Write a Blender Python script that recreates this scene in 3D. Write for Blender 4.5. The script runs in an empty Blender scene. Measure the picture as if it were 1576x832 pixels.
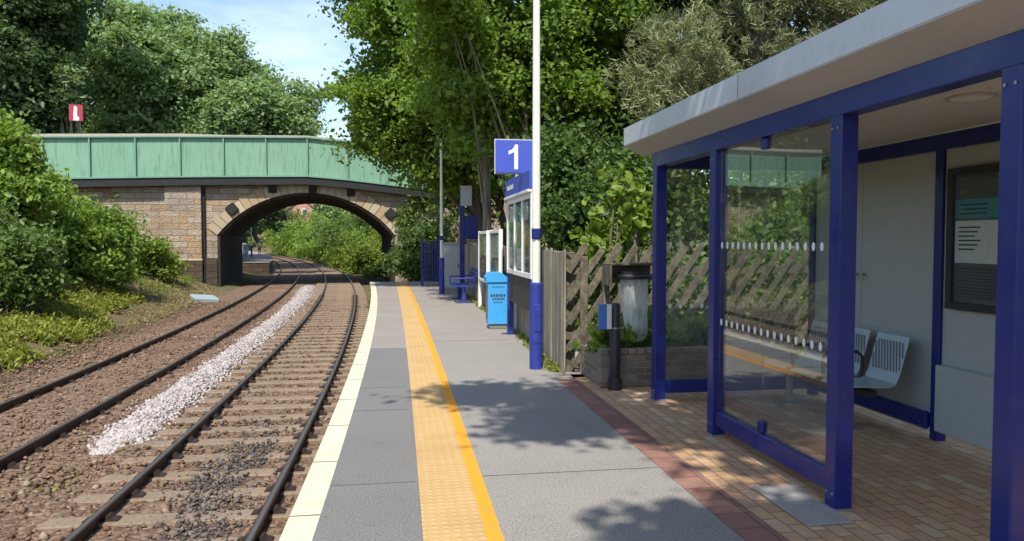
import bpy, math, random
import numpy as np
from mathutils import Vector, Matrix

C = bpy.context.scene
rng = np.random.default_rng(7)
random.seed(7)
rad = math.radians

# ------------------------------------------------------------------ camera, sky, sun, exposure
cam_d = bpy.data.cameras.new('camera')
cam = bpy.data.objects.new('camera', cam_d)
C.collection.objects.link(cam)
cam_d.sensor_width = 36.0
cam_d.lens = 36.0 * 1150 / 1576
cam_d.clip_start = 0.05
cam_d.clip_end = 2000
cam.location = (0, 0, 1.7)
cam.rotation_euler = (rad(90 - 2.29), 0, rad(-9.0))
C.camera = cam

SUN_EL = rad(56)
TO_SUN = Vector((-0.24 * math.cos(SUN_EL), -0.971 * math.cos(SUN_EL), math.sin(SUN_EL))).normalized()
W = bpy.data.worlds.new('World')
C.world = W
W.use_nodes = True
wn, wl = W.node_tree.nodes, W.node_tree.links
wn.clear()
sky = wn.new('ShaderNodeTexSky')
sky.sky_type = 'NISHITA'
sky.sun_disc = False
sky.sun_elevation = SUN_EL
sky.sun_rotation = math.atan2(TO_SUN.x, TO_SUN.y)
sky.air_density = 1.0
sky.dust_density = 0.6
sky.ozone_density = 1.6
bg = wn.new('ShaderNodeBackground')
bg.inputs['Strength'].default_value = 0.15
tc = wn.new('ShaderNodeTexCoord')
mp = wn.new('ShaderNodeMapping')
mp.inputs['Scale'].default_value = (2.2, 2.2, 7.0)
cl = wn.new('ShaderNodeTexNoise')
cl.inputs['Scale'].default_value = 1.6
cl.inputs['Detail'].default_value = 7
cl.inputs['Roughness'].default_value = 0.55
rp = wn.new('ShaderNodeValToRGB')
rp.color_ramp.elements[0].position = 0.47
rp.color_ramp.elements[0].color = (0, 0, 0, 1)
rp.color_ramp.elements[1].position = 0.78
rp.color_ramp.elements[1].color = (0.6, 0.6, 0.6, 1)
mxw = wn.new('ShaderNodeMix')
mxw.data_type = 'RGBA'
mxw.inputs['B'].default_value = (6.4, 6.9, 7.6, 1)
wo = wn.new('ShaderNodeOutputWorld')
wl.new(tc.outputs['Generated'], mp.inputs['Vector'])
wl.new(mp.outputs['Vector'], cl.inputs['Vector'])
wl.new(cl.outputs['Fac'], rp.inputs['Fac'])
wl.new(rp.outputs['Color'], mxw.inputs['Factor'])
wl.new(sky.outputs['Color'], mxw.inputs['A'])
wl.new(mxw.outputs['Result'], bg.inputs['Color'])
wl.new(bg.outputs['Background'], wo.inputs['Surface'])

sun_d = bpy.data.lights.new('sun', 'SUN')
sun_d.energy = 4.2
sun_d.angle = rad(0.75)
sun_d.color = (1.0, 0.95, 0.86)
sun = bpy.data.objects.new('sun', sun_d)
C.collection.objects.link(sun)
sun.rotation_euler = TO_SUN.to_track_quat('Z', 'Y').to_euler()

C.view_settings.view_transform = 'Standard'
C.view_settings.look = 'None'
C.view_settings.exposure = 0.62
C.view_settings.gamma = 1.0
C.view_settings.use_curve_mapping = False
C.render.engine = 'CYCLES'
C.cycles.max_bounces = 9
C.cycles.diffuse_bounces = 6
C.cycles.glossy_bounces = 3
C.cycles.transmission_bounces = 4
C.cycles.transparent_max_bounces = 12
C.cycles.use_denoising = True
C.cycles.caustics_reflective = False
C.cycles.caustics_refractive = False

# ------------------------------------------------------------------ materials
MATS = {}


class NT:
    def __init__(s, name):
        s.m = bpy.data.materials.new(name)
        s.m.use_nodes = True
        s.n = s.m.node_tree.nodes
        s.l = s.m.node_tree.links
        s.n.clear()
        s.out = s.n.new('ShaderNodeOutputMaterial')
        MATS[name] = s.m

    def node(s, t, **kw):
        nd = s.n.new(t)
        for k, v in kw.items():
            setattr(nd, k, v)
        return nd

    def link(s, a, b):
        s.l.new(a, b)

    def coords(s, scale=1.0, kind='Object'):
        t = s.node('ShaderNodeTexCoord')
        m = s.node('ShaderNodeMapping')
        m.inputs['Scale'].default_value = (scale,) * 3 if not isinstance(scale, tuple) else scale
        s.link(t.outputs[kind], m.inputs['Vector'])
        return m.outputs['Vector']

    def noise(s, vec, scale, detail=4, rough=0.55):
        t = s.node('ShaderNodeTexNoise')
        t.inputs['Scale'].default_value = scale
        t.inputs['Detail'].default_value = detail
        t.inputs['Roughness'].default_value = rough
        s.link(vec, t.inputs['Vector'])
        return t.outputs['Fac']

    def ramp(s, fac, stops):
        r = s.node('ShaderNodeValToRGB')
        e = r.color_ramp.elements
        while len(e) < len(stops):
            e.new(0.5)
        for i, (p, c) in enumerate(stops):
            e[i].position = p
            e[i].color = (c[0], c[1], c[2], 1) if isinstance(c, tuple) else (c, c, c, 1)
        s.link(fac, r.inputs['Fac'])
        return r.outputs['Color']

    def mix(s, fac, a, b, blend='MIX'):
        m = s.node('ShaderNodeMix', data_type='RGBA', blend_type=blend)
        for sock, v in (('Factor', fac), ('A', a), ('B', b)):
            if hasattr(v, 'default_value'):
                s.link(v, m.inputs[sock])
            elif isinstance(v, tuple):
                m.inputs[sock].default_value = (v[0], v[1], v[2], 1)
            else:
                m.inputs[sock].default_value = v
        return m.outputs['Result']

    def math(s, op, a, b=0.0):
        m = s.node('ShaderNodeMath', operation=op)
        for i, v in enumerate((a, b)):
            if hasattr(v, 'default_value'):
                s.link(v, m.inputs[i])
            else:
                m.inputs[i].default_value = v
        return m.outputs[0]

    def bump(s, h, strength=0.4, dist=0.02, normal=None):
        b = s.node('ShaderNodeBump')
        b.inputs['Strength'].default_value = strength
        b.inputs['Distance'].default_value = dist
        s.link(h, b.inputs['Height'])
        if normal is not None:
            s.link(normal, b.inputs['Normal'])
        return b.outputs['Normal']

    def principled(s, col, rough=0.6, metal=0.0, spec=0.5, normal=None, coat=0.0):
        p = s.node('ShaderNodeBsdfPrincipled')
        if hasattr(col, 'default_value'):
            s.link(col, p.inputs['Base Color'])
        else:
            p.inputs['Base Color'].default_value = (col[0], col[1], col[2], 1)
        if hasattr(rough, 'default_value'):
            s.link(rough, p.inputs['Roughness'])
        else:
            p.inputs['Roughness'].default_value = rough
        p.inputs['Metallic'].default_value = metal
        p.inputs['Specular IOR Level'].default_value = spec
        p.inputs['Coat Weight'].default_value = coat
        if normal is not None:
            s.link(normal, p.inputs['Normal'])
        s.link(p.outputs['BSDF'], s.out.inputs['Surface'])
        return p


def paint(name, col, rough=0.4, metal=0.0, var=0.25, scale=3.0, dirt=(0.12, 0.1, 0.08), dirt_amt=0.25, bump=0.05, spec=0.5):
    t = NT(name)
    v = t.coords()
    n = t.noise(v, scale, 6, 0.6)
    n2 = t.noise(v, scale * 9, 3)
    d = tuple(c * (1 - var) for c in col)
    u = tuple(min(1, c * (1 + var * 0.5)) for c in col)
    c1 = t.mix(n, d, u)
    f = t.ramp(n2, [(0.5, 0.0), (0.75, dirt_amt)])
    c2 = t.mix(f, c1, dirt)
    r = t.ramp(n, [(0.3, max(0.02, rough - 0.1)), (0.7, min(1, rough + 0.15))])
    t.principled(c2, r, metal, spec, t.bump(n2, bump, 0.01))
    return t.m


def leafmat(name, dark, light, trans=0.35, rough=0.5, spec=0.35):
    t = NT(name)
    g = t.node('ShaderNodeNewGeometry')
    c = t.ramp(g.outputs['Random Per Island'], [(0.0, dark), (0.6, tuple((a + b) / 2 for a, b in zip(dark, light))), (1.0, light)])
    v = t.coords()
    n = t.noise(v, 0.55, 3)
    c = t.mix(t.ramp(n, [(0.35, 0.0), (0.7, 0.55)]), c, light)
    p = t.principled(c, rough, 0, spec)
    tr = t.node('ShaderNodeBsdfTranslucent')
    ct = t.mix(0.6, c, (light[0] * 1.5, light[1] * 1.6, light[2] * 0.6))
    t.link(ct, tr.inputs['Color'])
    ms = t.node('ShaderNodeMixShader')
    ms.inputs[0].default_value = trans
    t.link(p.outputs['BSDF'], ms.inputs[1])
    t.link(tr.outputs['BSDF'], ms.inputs[2])
    t.link(ms.outputs[0], t.out.inputs['Surface'])
    return t.m


def glassmat(name, tint=(0.93, 0.97, 0.95), boost=1.0, dirt=0.05):
    t = NT(name)
    g = t.node('ShaderNodeNewGeometry')
    d = t.node('ShaderNodeVectorMath', operation='DOT_PRODUCT')
    t.link(g.outputs['Incoming'], d.inputs[0])
    t.link(g.outputs['Normal'], d.inputs[1])
    c = t.math('ABSOLUTE', d.outputs['Value'])
    f = t.math('POWER', t.math('SUBTRACT', 1.0, c), 5.0)
    f = t.math('ADD', t.math('MULTIPLY', f, 0.95), 0.045)
    f = t.math('MINIMUM', t.math('MULTIPLY', f, boost), 1.0)
    tr = t.node('ShaderNodeBsdfTransparent')
    tr.inputs['Color'].default_value = (*tint, 1)
    gl = t.node('ShaderNodeBsdfGlossy')
    gl.inputs['Roughness'].default_value = 0.01
    m1 = t.node('ShaderNodeMixShader')
    t.link(f, m1.inputs[0])
    t.link(tr.outputs[0], m1.inputs[1])
    t.link(gl.outputs[0], m1.inputs[2])
    df = t.node('ShaderNodeBsdfDiffuse')
    df.inputs['Color'].default_value = (0.5, 0.5, 0.45, 1)
    n = t.noise(t.coords(), 3.0, 6)
    fd = t.ramp(n, [(0.4, 0.0), (0.75, dirt)])
    m2 = t.node('ShaderNodeMixShader')
    t.link(fd, m2.inputs[0])
    t.link(m1.outputs[0], m2.inputs[1])
    t.link(df.outputs[0], m2.inputs[2])
    t.link(m2.outputs[0], t.out.inputs['Surface'])
    return t.m


# ballast: coloured stone cells, stained
def ballast(name, cols, scale=16.0, stain=True):
    t = NT(name)
    v = t.coords()
    vo = t.node('ShaderNodeTexVoronoi')
    vo.inputs['Scale'].default_value = scale
    t.link(v, vo.inputs['Vector'])
    sep = t.node('ShaderNodeSeparateColor')
    t.link(vo.outputs['Color'], sep.inputs['Color'])
    c = t.ramp(sep.outputs[0], [(0.0, cols[0]), (0.4, cols[1]), (0.75, cols[2]), (1.0, cols[3])])
    n = t.noise(v, 0.35, 5)
    c = t.mix(t.ramp(n, [(0.35, 0.0), (0.7, 0.6)]), c, t.mix(0.5, c, (0.185, 0.105, 0.068)))
    e = t.ramp(vo.outputs['Distance'], [(0.0, 1.0), (0.75, 0.0)])
    n3 = t.noise(v, 60, 2)
    c = t.mix(t.ramp(n3, [(0.3, 0.0), (0.8, 0.35)]), c, (0.07, 0.05, 0.04))
    t.principled(c, 0.9, 0, 0.2, t.bump(e, 0.9, 0.035))
    return t.m


def stonecol(name, stops, island=True):
    t = NT(name)
    g = t.node('ShaderNodeNewGeometry')
    c = t.ramp(g.outputs['Random Per Island'], stops)
    n = t.noise(t.coords(), 40, 3)
    c = t.mix(t.ramp(n, [(0.35, 0.0), (0.8, 0.4)]), c, t.mix(0.5, c, (0.05, 0.04, 0.03)))
    t.principled(c, 0.85, 0, 0.25)
    return t.m


def brickmat(name, c1, c2, mortar, bw, bh, ms=0.012, axes='xz', bias=0.0, rough_bump=0.6, noise_cols=None, offset=0.5, big=0.4):
    t = NT(name)
    tcn = t.node('ShaderNodeTexCoord')
    sx = t.node('ShaderNodeSeparateXYZ')
    t.link(tcn.outputs['Object'], sx.inputs[0])
    cx = t.node('ShaderNodeCombineXYZ')
    if axes == 'xz':
        t.link(t.math('ADD', sx.outputs['X'], sx.outputs['Y']), cx.inputs['X'])
        t.link(sx.outputs['Z'], cx.inputs['Y'])
    elif axes == 'xy':
        t.link(sx.outputs['Y'], cx.inputs['X'])
        t.link(sx.outputs['X'], cx.inputs['Y'])
    b = t.node('ShaderNodeTexBrick')
    b.offset = offset
    b.inputs['Scale'].default_value = 1.0
    b.inputs['Brick Width'].default_value = bw
    b.inputs['Row Height'].default_value = bh
    b.inputs['Mortar Size'].default_value = ms
    b.inputs['Mortar Smooth'].default_value = 0.3
    b.inputs['Bias'].default_value = bias
    b.inputs['Color1'].default_value = (0, 0, 0, 1)
    b.inputs['Color2'].default_value = (1, 1, 1, 1)
    b.inputs['Mortar'].default_value = (0.5, 0.5, 0.5, 1)
    t.link(cx.outputs[0], b.inputs['Vector'])
    stops = noise_cols or [(0.0, c1), (1.0, c2)]
    c = t.ramp(b.outputs['Color'], stops)
    v = tcn.outputs['Object']
    n = t.noise(v, 1.1, 6, 0.6)
    n2 = t.noise(v, 14, 4, 0.6)
    c = t.mix(t.ramp(n2, [(0.3, 0.0), (0.75, 0.45)]), c, t.mix(0.55, c, (0.09, 0.07, 0.05)))
    c = t.mix(t.ramp(n, [(0.4, 0.0), (0.75, big)]), c, t.mix(0.6, c, (0.07, 0.06, 0.05)))
    c = t.mix(b.outputs['Fac'], c, mortar)
    h = t.math('ADD', t.math('MULTIPLY', b.outputs['Fac'], -1.0), t.math('MULTIPLY', n2, rough_bump))
    t.principled(c, 0.88, 0, 0.25, t.bump(h, 0.8, 0.09 if bw > 0.5 else 0.03))
    return t.m


paint('blue_paint', (0.007, 0.016, 0.160), 0.30, 0, 0.16, 1.2, (0.05, 0.05, 0.12), 0.3, 0.06)
paint('pole_blue', (0.020, 0.038, 0.25), 0.4, 0, 0.25, 4, (0.12, 0.12, 0.2), 0.3)
paint('sign_blue', (0.05, 0.085, 0.44), 0.4, 0, 0.08, 3)
paint('white_paint', (0.78, 0.78, 0.74), 0.45, 0, 0.1, 4, (0.35, 0.33, 0.25), 0.25)
paint('cream_pole', (0.74, 0.74, 0.62), 0.45, 0, 0.12, 5, (0.4, 0.4, 0.25), 0.3)
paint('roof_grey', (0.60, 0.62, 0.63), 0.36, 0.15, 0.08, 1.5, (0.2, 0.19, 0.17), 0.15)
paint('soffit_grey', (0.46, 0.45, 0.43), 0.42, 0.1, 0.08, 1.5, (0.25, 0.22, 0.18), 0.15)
paint('ceiling_white', (0.62, 0.59, 0.55), 0.55, 0, 0.08, 1.5)
paint('panel_grey', (0.42, 0.44, 0.42), 0.42, 0.0, 0.08, 1.2, (0.2, 0.19, 0.15), 0.15)
paint('seat_metal', (0.42, 0.50, 0.53), 0.35, 0.25, 0.1, 6)
paint('dark_metal', (0.025, 0.025, 0.03), 0.4, 0.3, 0.2, 6)
paint('black_plastic', (0.018, 0.018, 0.02), 0.4, 0, 0.2, 6)
paint('black_board', (0.022, 0.022, 0.022), 0.6, 0, 0.2, 6)
paint('steel', (0.35, 0.35, 0.36), 0.4, 0.7, 0.1, 6)
paint('bin_blue', (0.055, 0.34, 0.70), 0.4, 0, 0.12, 4, (0.1, 0.2, 0.3), 0.2)
paint('bin_grey', (0.18, 0.18, 0.17), 0.6, 0, 0.15, 4)
paint('poster_paper', (0.72, 0.72, 0.68), 0.6, 0, 0.08, 3)
paint('poster_teal', (0.05, 0.28, 0.32), 0.6, 0, 0.15, 8)
paint('poster_dark', (0.10, 0.10, 0.11), 0.6, 0, 0.4, 12)
paint('poster_tan', (0.50, 0.40, 0.28), 0.6, 0, 0.2, 12)
paint('poster_red', (0.50, 0.16, 0.12), 0.6, 0, 0.2, 12)
paint('poster_blue', (0.12, 0.22, 0.42), 0.6, 0, 0.3, 10)
paint('poster_sky', (0.07, 0.20, 0.55), 0.5, 0, 0.1, 5)
paint('ink', (0.03, 0.04, 0.06), 0.7)
paint('red_sign', (0.36, 0.03, 0.05), 0.5, 0, 0.2, 3)
paint('pale_grey', (0.42, 0.43, 0.44), 0.6, 0, 0.15, 4)
paint('concrete_blue', (0.27, 0.33, 0.36), 0.8, 0, 0.15, 4)
paint('concrete', (0.34, 0.32, 0.29), 0.9, 0, 0.25, 6, (0.12, 0.1, 0.08), 0.4, 0.3)
paint('coping_beige', (0.42, 0.38, 0.31), 0.85, 0, 0.2, 2, (0.2, 0.17, 0.13), 0.4, 0.2)
paint('girder_trim', (0.16, 0.30, 0.22), 0.5, 0, 0.2, 1, (0.08, 0.07, 0.05), 0.3)
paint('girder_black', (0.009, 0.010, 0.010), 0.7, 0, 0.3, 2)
paint('rust', (0.048, 0.031, 0.023), 0.55, 0.3, 0.35, 5, (0.03, 0.02, 0.015), 0.5, 0.3)
paint('rail_steel', (0.16, 0.145, 0.13), 0.42, 0.6, 0.2, 3, (0.08, 0.06, 0.05), 0.5)
paint('tie_wood', (0.235, 0.172, 0.115), 0.9, 0, 0.4, 3, (0.08, 0.06, 0.045), 0.85, 0.5)
paint('house_wall', (0.50, 0.26, 0.21), 0.85, 0, 0.2, 1)
paint('house_roof', (0.38, 0.15, 0.11), 0.85, 0, 0.25, 1)
paint('window_dark', (0.05, 0.06, 0.09), 0.15)
paint('skin', (0.55, 0.36, 0.28), 0.6)
paint('shirt', (0.80, 0.80, 0.80), 0.8)
paint('shorts', (0.30, 0.16, 0.14), 0.8)
paint('hair', (0.05, 0.03, 0.02), 0.7)
paint('bark', (0.16, 0.125, 0.09), 0.9, 0, 0.4, 5, (0.05, 0.04, 0.03), 0.7, 0.6)
paint('bark_pale', (0.22, 0.19, 0.135), 0.9, 0, 0.35, 6, (0.10, 0.09, 0.06), 0.6, 0.5)

# streaked green girder paint
t = NT('girder_green')
v = t.coords((5.0, 5.0, 0.35))
n = t.noise(v, 2.0, 6, 0.65)
n2 = t.noise(t.coords(), 0.6, 4)
c = t.mix(n2, (0.155, 0.315, 0.205), (0.215, 0.375, 0.265))
c = t.mix(t.ramp(n, [(0.50, 0.0), (0.74, 0.85)]), c, (0.08, 0.15, 0.10))
n5 = t.noise(t.coords((1.6, 1.6, 0.5)), 2.2, 6, 0.7)
c = t.mix(t.ramp(n5, [(0.60, 0.0), (0.72, 0.6)]), c, (0.17, 0.12, 0.07))
t.principled(c, 0.55, 0, 0.4, t.bump(n, 0.1, 0.02))

# weathered timber with vertical grain
def timber(name, c1, c2, c3, scale=(30, 30, 1.6)):
    t = NT(name)
    n = t.noise(t.coords(scale), 1.0, 6, 0.65)
    g = t.node('ShaderNodeNewGeometry')
    c = t.ramp(n, [(0.3, c1), (0.5, c2), (0.72, c3)])
    c = t.mix(t.math('MULTIPLY', g.outputs['Random Per Island'], 0.6), c, t.mix(0.6, c, (0.08, 0.07, 0.055)))
    t.principled(c, 0.9, 0, 0.2, t.bump(n, 0.6, 0.01))


timber('fence_wood', (0.10, 0.09, 0.07), (0.31, 0.27, 0.20), (0.48, 0.43, 0.33))
timber('slat_wood', (0.05, 0.045, 0.034), (0.125, 0.108, 0.075), (0.23, 0.20, 0.14), (12, 12, 12))

brickmat('bridge_stone', None, None, (0.23, 0.19, 0.145), 0.78, 0.33, 0.018, 'xz', 0.0, 1.8,
         [(0.0, (0.34, 0.26, 0.18)), (0.2, (0.52, 0.44, 0.34)), (0.4, (0.42, 0.30, 0.19)), (0.55, (0.55, 0.47, 0.37)), (0.75, (0.50, 0.33, 0.17)), (0.9, (0.46, 0.39, 0.31)), (1.0, (0.36, 0.24, 0.15))], 0.5, 0.6)
brickmat('dark_stone', None, None, (0.05, 0.045, 0.035), 0.7, 0.36, 0.02, 'xz', 0.0, 1.1,  # on the abutment base this dark tone carries the tree shade
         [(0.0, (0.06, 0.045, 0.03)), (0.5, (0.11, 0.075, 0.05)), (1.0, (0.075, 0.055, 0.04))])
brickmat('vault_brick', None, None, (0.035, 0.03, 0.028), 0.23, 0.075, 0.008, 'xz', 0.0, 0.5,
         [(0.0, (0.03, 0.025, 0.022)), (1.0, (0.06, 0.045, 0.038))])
brickmat('planter_brick', None, None, (0.25, 0.23, 0.19), 0.215, 0.075, 0.01, 'xz', 0.0, 0.6,
         [(0.0, (0.18, 0.135, 0.10)), (0.5, (0.30, 0.235, 0.17)), (1.0, (0.23, 0.20, 0.155))])
brickmat('pavers', None, None, (0.22, 0.165, 0.115), 0.21, 0.105, 0.005, 'xy', 0.0, 0.4,
         [(0.0, (0.48, 0.28, 0.15)), (0.35, (0.58, 0.37, 0.20)), (0.7, (0.52, 0.31, 0.18)), (1.0, (0.62, 0.45, 0.28))], 0.5, 0.25)
brickmat('red_strip', None, None, (0.16, 0.10, 0.075), 0.24, 0.24, 0.006, 'xy', 0.0, 0.3,
         [(0.0, (0.25, 0.125, 0.095)), (1.0, (0.32, 0.17, 0.13))], 0.0, 0.3)

stonecol('voussoir', [(0.0, (0.42, 0.33, 0.22)), (0.5, (0.50, 0.42, 0.30)), (1.0, (0.38, 0.27, 0.16))])
stonecol('ballast_rock', [(0.0, (0.085, 0.057, 0.037)), (0.35, (0.185, 0.112, 0.068)), (0.7, (0.165, 0.122, 0.078)), (0.92, (0.245, 0.142, 0.09)), (1.0, (0.30, 0.24, 0.17))])
stonecol('oily_rock', [(0.0, (0.06, 0.053, 0.048)), (0.6, (0.115, 0.10, 0.09)), (1.0, (0.19, 0.16, 0.13))])
stonecol('white_rock', [(0.0, (0.20, 0.165, 0.15)), (0.3, (0.35, 0.305, 0.29)), (1.0, (0.50, 0.455, 0.435))])
ballast('ballast_bed', [(0.085, 0.056, 0.038), (0.175, 0.108, 0.07), (0.22, 0.145, 0.095), (0.27, 0.21, 0.15)])

# asphalt
def asphalt(name, base, patchc, stain=0.4):
    t = NT(name)
    v = t.coords()
    n = t.noise(v, 0.9, 6, 0.6)
    n2 = t.noise(v, 75, 3, 0.8)
    n3 = t.noise(v, 5, 5, 0.7)
    c = t.mix(t.ramp(n, [(0.35, 0.0), (0.7, 1.0)]), base, patchc)
    c = t.mix(t.ramp(n2, [(0.45, 0.0), (0.64, 0.7)]), c, tuple(x * 2.1 for x in base))
    c = t.mix(t.ramp(n2, [(0.34, 0.5), (0.48, 0.0)]), c, tuple(x * 0.5 for x in base))
    c = t.mix(t.ramp(n3, [(0.55, 0.0), (0.8, stain)]), c, tuple(x * 0.55 for x in base))
    vg = t.node('ShaderNodeTexVoronoi')
    vg.inputs['Scale'].default_value = 3.2
    t.link(v, vg.inputs['Vector'])
    c = t.mix(t.ramp(vg.outputs['Distance'], [(0.035, 0.55), (0.06, 0.0)]), c, tuple(x * 0.45 for x in base))
    vg2 = t.node('ShaderNodeTexVoronoi')
    vg2.inputs['Scale'].default_value = 2.3
    t.link(t.coords((1, 1, 1)), vg2.inputs['Vector'])
    c = t.mix(t.ramp(vg2.outputs['Distance'], [(0.018, 0.5), (0.035, 0.0)]), c, tuple(x * 2.2 for x in base))
    n6 = t.noise(t.coords((3.0, 0.35, 1.0)), 1.2, 5, 0.65)
    c = t.mix(t.ramp(n6, [(0.48, 0.0), (0.75, 0.45)]), c, tuple(x * 1.35 for x in base))
    t.principled(c, 0.88, 0, 0.3, t.bump(n2, 0.35, 0.006))


asphalt('asphalt_edge', (0.126, 0.122, 0.117), (0.150, 0.145, 0.138))
asphalt('asphalt_main', (0.188, 0.176, 0.158), (0.230, 0.214, 0.188))
asphalt('asphalt_worn', (0.190, 0.170, 0.152), (0.245, 0.220, 0.195), 0.5)
asphalt('road_tar', (0.06, 0.06, 0.062), (0.08, 0.078, 0.076))
paint('joint_tar', (0.095, 0.092, 0.09), 0.9)

t = NT('edge_white')
v = t.coords()
n = t.noise(v, 7, 6, 0.65)
n2 = t.noise(v, 1.2, 3)
c = t.mix(t.ramp(n, [(0.47, 0.0), (0.72, 0.75)]), (0.62, 0.56, 0.40), (0.42, 0.38, 0.28))
c = t.mix(t.ramp(n2, [(0.4, 0.0), (0.8, 0.3)]), c, (0.52, 0.46, 0.31))
t.principled(c, 0.8, 0, 0.3, t.bump(n, 0.2, 0.01))

t = NT('line_orange')
v = t.coords()
n = t.noise(v, 9, 8, 0.7)
c = t.mix(t.ramp(n, [(0.46, 0.0), (0.66, 0.8)]), (0.70, 0.285, 0.02), (0.52, 0.25, 0.055))
t.principled(c, 0.75, 0, 0.3)

# tactile slabs: blister grid bump + slab joints
t = NT('tactile')
tcn = t.node('ShaderNodeTexCoord')
vm = t.node('ShaderNodeVectorMath', operation='SCALE')
vm.inputs['Scale'].default_value = 1 / 0.066
t.link(tcn.outputs['Object'], vm.inputs[0])
fr = t.node('ShaderNodeVectorMath', operation='FRACTION')
t.link(vm.outputs[0], fr.inputs[0])
sx = t.node('ShaderNodeSeparateXYZ')
t.link(fr.outputs[0], sx.inputs[0])
dx = t.math('SUBTRACT', sx.outputs['X'], 0.5)
dy = t.math('SUBTRACT', sx.outputs['Y'], 0.5)
d = t.math('SQRT', t.math('ADD', t.math('MULTIPLY', dx, dx), t.math('MULTIPLY', dy, dy)))
h = t.ramp(d, [(0.22, 1.0), (0.36, 0.0)])
sy = t.node('ShaderNodeSeparateXYZ')
t.link(tcn.outputs['Object'], sy.inputs[0])
jy = t.math('FRACT', t.math('DIVIDE', sy.outputs['Y'], 0.4))
jm = t.ramp(jy, [(0.0, 1.0), (0.025, 0.0)])
n = t.noise(tcn.outputs['Object'], 4, 6, 0.65)
n2 = t.noise(tcn.outputs['Object'], 90, 2)
c = t.mix(n, (0.42, 0.265, 0.105), (0.50, 0.34, 0.16))
c = t.mix(t.math('MULTIPLY', h, 0.22), c, (0.68, 0.47, 0.23))
c = t.mix(t.ramp(n2, [(0.4, 0.0), (0.8, 0.3)]), c, (0.42, 0.25, 0.09))
n7 = t.noise(tcn.outputs['Object'], 1.3, 6, 0.7)
c = t.mix(t.ramp(n7, [(0.48, 0.0), (0.75, 0.55)]), c, (0.33, 0.21, 0.09))
c = t.mix(t.math('MULTIPLY', jm, 0.6), c, (0.28, 0.19, 0.10))
t.principled(c, 0.85, 0, 0.25, t.bump(h, 0.6, 0.006))

# bank soil
t = NT('terrain')
v = t.coords()
n = t.noise(v, 0.5, 6, 0.65)
n2 = t.noise(v, 9, 5, 0.7)
c = t.mix(t.ramp(n, [(0.4, 0.0), (0.6, 1.0)]), (0.17, 0.12, 0.08), (0.085, 0.105, 0.03))
c = t.mix(t.ramp(n2, [(0.3, 0.0), (0.7, 0.7)]), c, (0.12, 0.095, 0.05))
t.principled(c, 0.95, 0, 0.1, t.bump(n2, 0.7, 0.06))

leafmat('leaf_sycamore', (0.036, 0.080, 0.017), (0.225, 0.330, 0.050), 0.46)
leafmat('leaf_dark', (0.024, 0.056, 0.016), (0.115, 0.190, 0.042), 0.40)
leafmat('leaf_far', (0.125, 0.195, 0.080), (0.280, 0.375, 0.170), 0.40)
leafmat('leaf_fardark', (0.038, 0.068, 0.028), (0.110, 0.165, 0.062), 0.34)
leafmat('leaf_bush', (0.070, 0.130, 0.022), (0.26, 0.365, 0.062), 0.42)
leafmat('leaf_mid', (0.045, 0.088, 0.022), (0.165, 0.240, 0.056), 0.38)
leafmat('leaf_bright', (0.090, 0.150, 0.020), (0.25, 0.34, 0.050), 0.42)
leafmat('needle', (0.085, 0.110, 0.050), (0.290, 0.310, 0.150), 0.2)
leafmat('weed', (0.090, 0.115, 0.016), (0.28, 0.29, 0.045), 0.34)
leafmat('bank_green', (0.075, 0.120, 0.016), (0.22, 0.29, 0.036), 0.36)
leafmat('dry_grass', (0.15, 0.11, 0.05), (0.34, 0.28, 0.12), 0.2)

glassmat('glass', (0.955, 0.975, 0.965), 2.0, 0.06)
glassmat('case_glass', (0.95, 0.97, 0.97), 0.7, 0.03)
t = NT('bag_film')
tr = t.node('ShaderNodeBsdfTransparent')
df = t.node('ShaderNodeBsdfPrincipled')
df.inputs['Base Color'].default_value = (0.72, 0.76, 0.76, 1)
df.inputs['Roughness'].default_value = 0.25
tl = t.node('ShaderNodeBsdfTranslucent')
tl.inputs['Color'].default_value = (0.75, 0.8, 0.8, 1)
m1 = t.node('ShaderNodeMixShader')
m1.inputs[0].default_value = 0.45
t.link(df.outputs[0], m1.inputs[1])
t.link(tl.outputs[0], m1.inputs[2])
m2 = t.node('ShaderNodeMixShader')
n = t.noise(t.coords((9, 9, 1.5)), 2.0, 4)
t.link(t.ramp(n, [(0.35, 0.45), (0.65, 0.9)]), m2.inputs[0])
t.link(tr.outputs[0], m2.inputs[1])
t.link(m1.outputs[0], m2.inputs[2])
t.link(m2.outputs[0], t.out.inputs['Surface'])


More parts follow.
